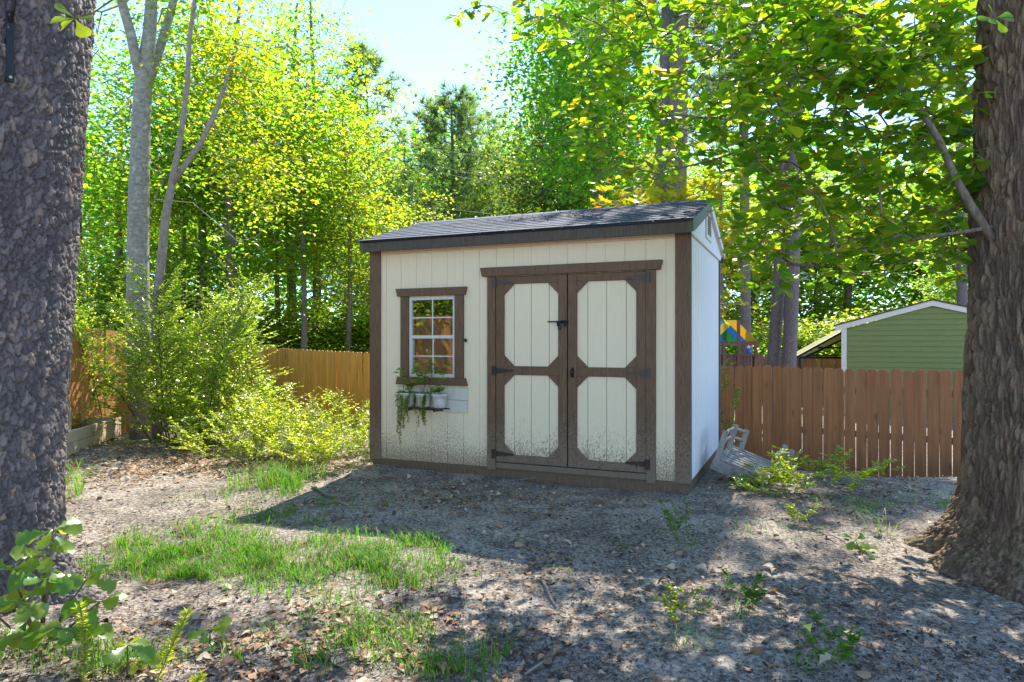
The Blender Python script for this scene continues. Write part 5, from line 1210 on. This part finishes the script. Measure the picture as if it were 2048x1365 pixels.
for i, (px, yy, h_, lx, lb) in enumerate(((165, 2.85, .34, .0, 'upright feathery yellow-green weed in front of the oak sprout'), (300, 2.72, .36, .16, 'leaning feathery weed tipped with yellow flowers'), (345, 2.62, .16, .12, 'low feathery yellow-green weed by the leaning flowered one'))):
    b = at(px, 0, yy); base = np.array([b.x, b.y, H1(b.x, b.y)]); th = empty('feathery_weed', base); tag(th, lb, 'weed', GG); P_, A_, s0_, s1_ = [], [], [], []; prev = np.zeros(3)
    for k in range(1, 41):
        t = k/40; q = np.array([lx*t**1.3, 0.02*math.sin(t*4), h_*t]); s0_.append(prev); s1_.append(q); prev = q
        for m in range(7 if t > .3 else 3):
            an = random.uniform(0, 6.28); P_.append(q); A_.append((math.cos(an), math.sin(an), random.uniform(.1, .9)))
    n = len(P_); obj('leaves', leaf_mesh('leaves', P_, A_, RNG.normal(0, 1, (n, 3)), RNG.uniform(.016, .04, n), *T_SMALL, width=np.full(n, .45)), M_WEED, th)['kind'] = 'stuff'
    obj('stem', seg_mesh('stem', s0_, s1_, np.full(40, .0028), np.full(40, .0025), 5), M_STEM, th)
SGp = 'small weeds dotting the bare sand'
for i, (px, py, h_, lb) in enumerate(((1355, 1085, .2, 'spindly weed on the sand in front of the shed corner'), (1375, 1270, .14, 'small weed on dark litter below the shed corner weed'), (1650, 1335, .13, 'bright low weed beside the lone yellow-green leaf'), (985, 945, .12, 'small green weed at the shed base beside the left door jamb'), (1030, 955, .09, 'tiny green weed at the shed base under the left door'), (1600, 1050, .1, 'small weed on the sand between shed and oak'), (1480, 1235, .14, 'thin yellowing weed stem on the sand'))):
    yy = H*F/(py-683.5); b = at(px, 0, yy); bz = H1(b.x, b.y)
    shrub('small_weed', lb, px, yy, fan(5, .04, .7, h_*1.2, 800+i), .022, 820+i, M_WEED if i % 2 else M_GRASS, M_STEM, 'weed', SGp, sublen=.07, gap=.02)
# leafy sprig hanging in front of the scaly trunk, high up
sp0 = at(150, 38, 2.75); tw = empty('leafy_sprig', sp0); tag(tw, 'bright green leafy sprig hanging in front of the scaly trunk', 'sprig')
MB().tube([(.42, .25, .5), (.2, .1, .2), (.06, .02, .03), (-.02, 0, .0)], [.006, .005, .003, .002], 6).build('stem', M_STEMB, tw)
for d, s in (((-1, -.1, -.15), .095), ((-.9, .3, -.4), .09), ((.55, -.2, -.8), .10), ((-.5, -.5, .35), .075), ((.8, .1, .1), .07), ((-.75, -.2, -.55), .06)):
    leaf_obj(proto[3 if s < .09 else 4], (0, 0, 0), d, (.1, -.8, .6), s, tw, (0, 0, 0))
sp1 = at(1990, 45, 3.5); tw = empty('leafy_sprig', sp1); tag(tw, 'green leafy sprig hanging in front of the furrowed oak trunk', 'sprig')
MB().tube([(.05, .1, .6), (.02, .05, .2), (0, 0, 0)], [.005, .004, .003], 6).build('stem', M_STEMB, tw)
for d, s in (((-1, -.1, -.1), .09), ((.9, .0, .2), .09), ((.2, -.4, -.9), .10), ((-.6, -.4, .5), .08), ((.7, -.4, -.3), .085), ((-.5, -.5, -.5), .08)):
    leaf_obj(proto[1], (0, 0, .02), d, (.1, -.8, .6), s, tw, (0, 0, 0))

# ------------------------------------------------------------------ overhead wires far behind the shed
for (a, b) in (((820, 288, 28), (1075, 322, 26)), ((820, 318, 28), (1075, 368, 26)), ((820, 330, 28), (1070, 378, 26)), ((840, 408, 28), (1070, 432, 26))):
    p, q = at(*a), at(*b); d = q-p; p = p-d*1.2; q = q+d*1.2; c = p.copy()
    o = MB().tube([p.lerp(q, t)-c-Vector((0, 0, .5*t*(1-t))) for t in [i/12 for i in range(13)]], .012, 5).build('power_line', M_CONC, None); o.location = c
    tag(o, 'thin overhead wire crossing the trees behind the shed', 'wire', 'overhead wires behind the shed')
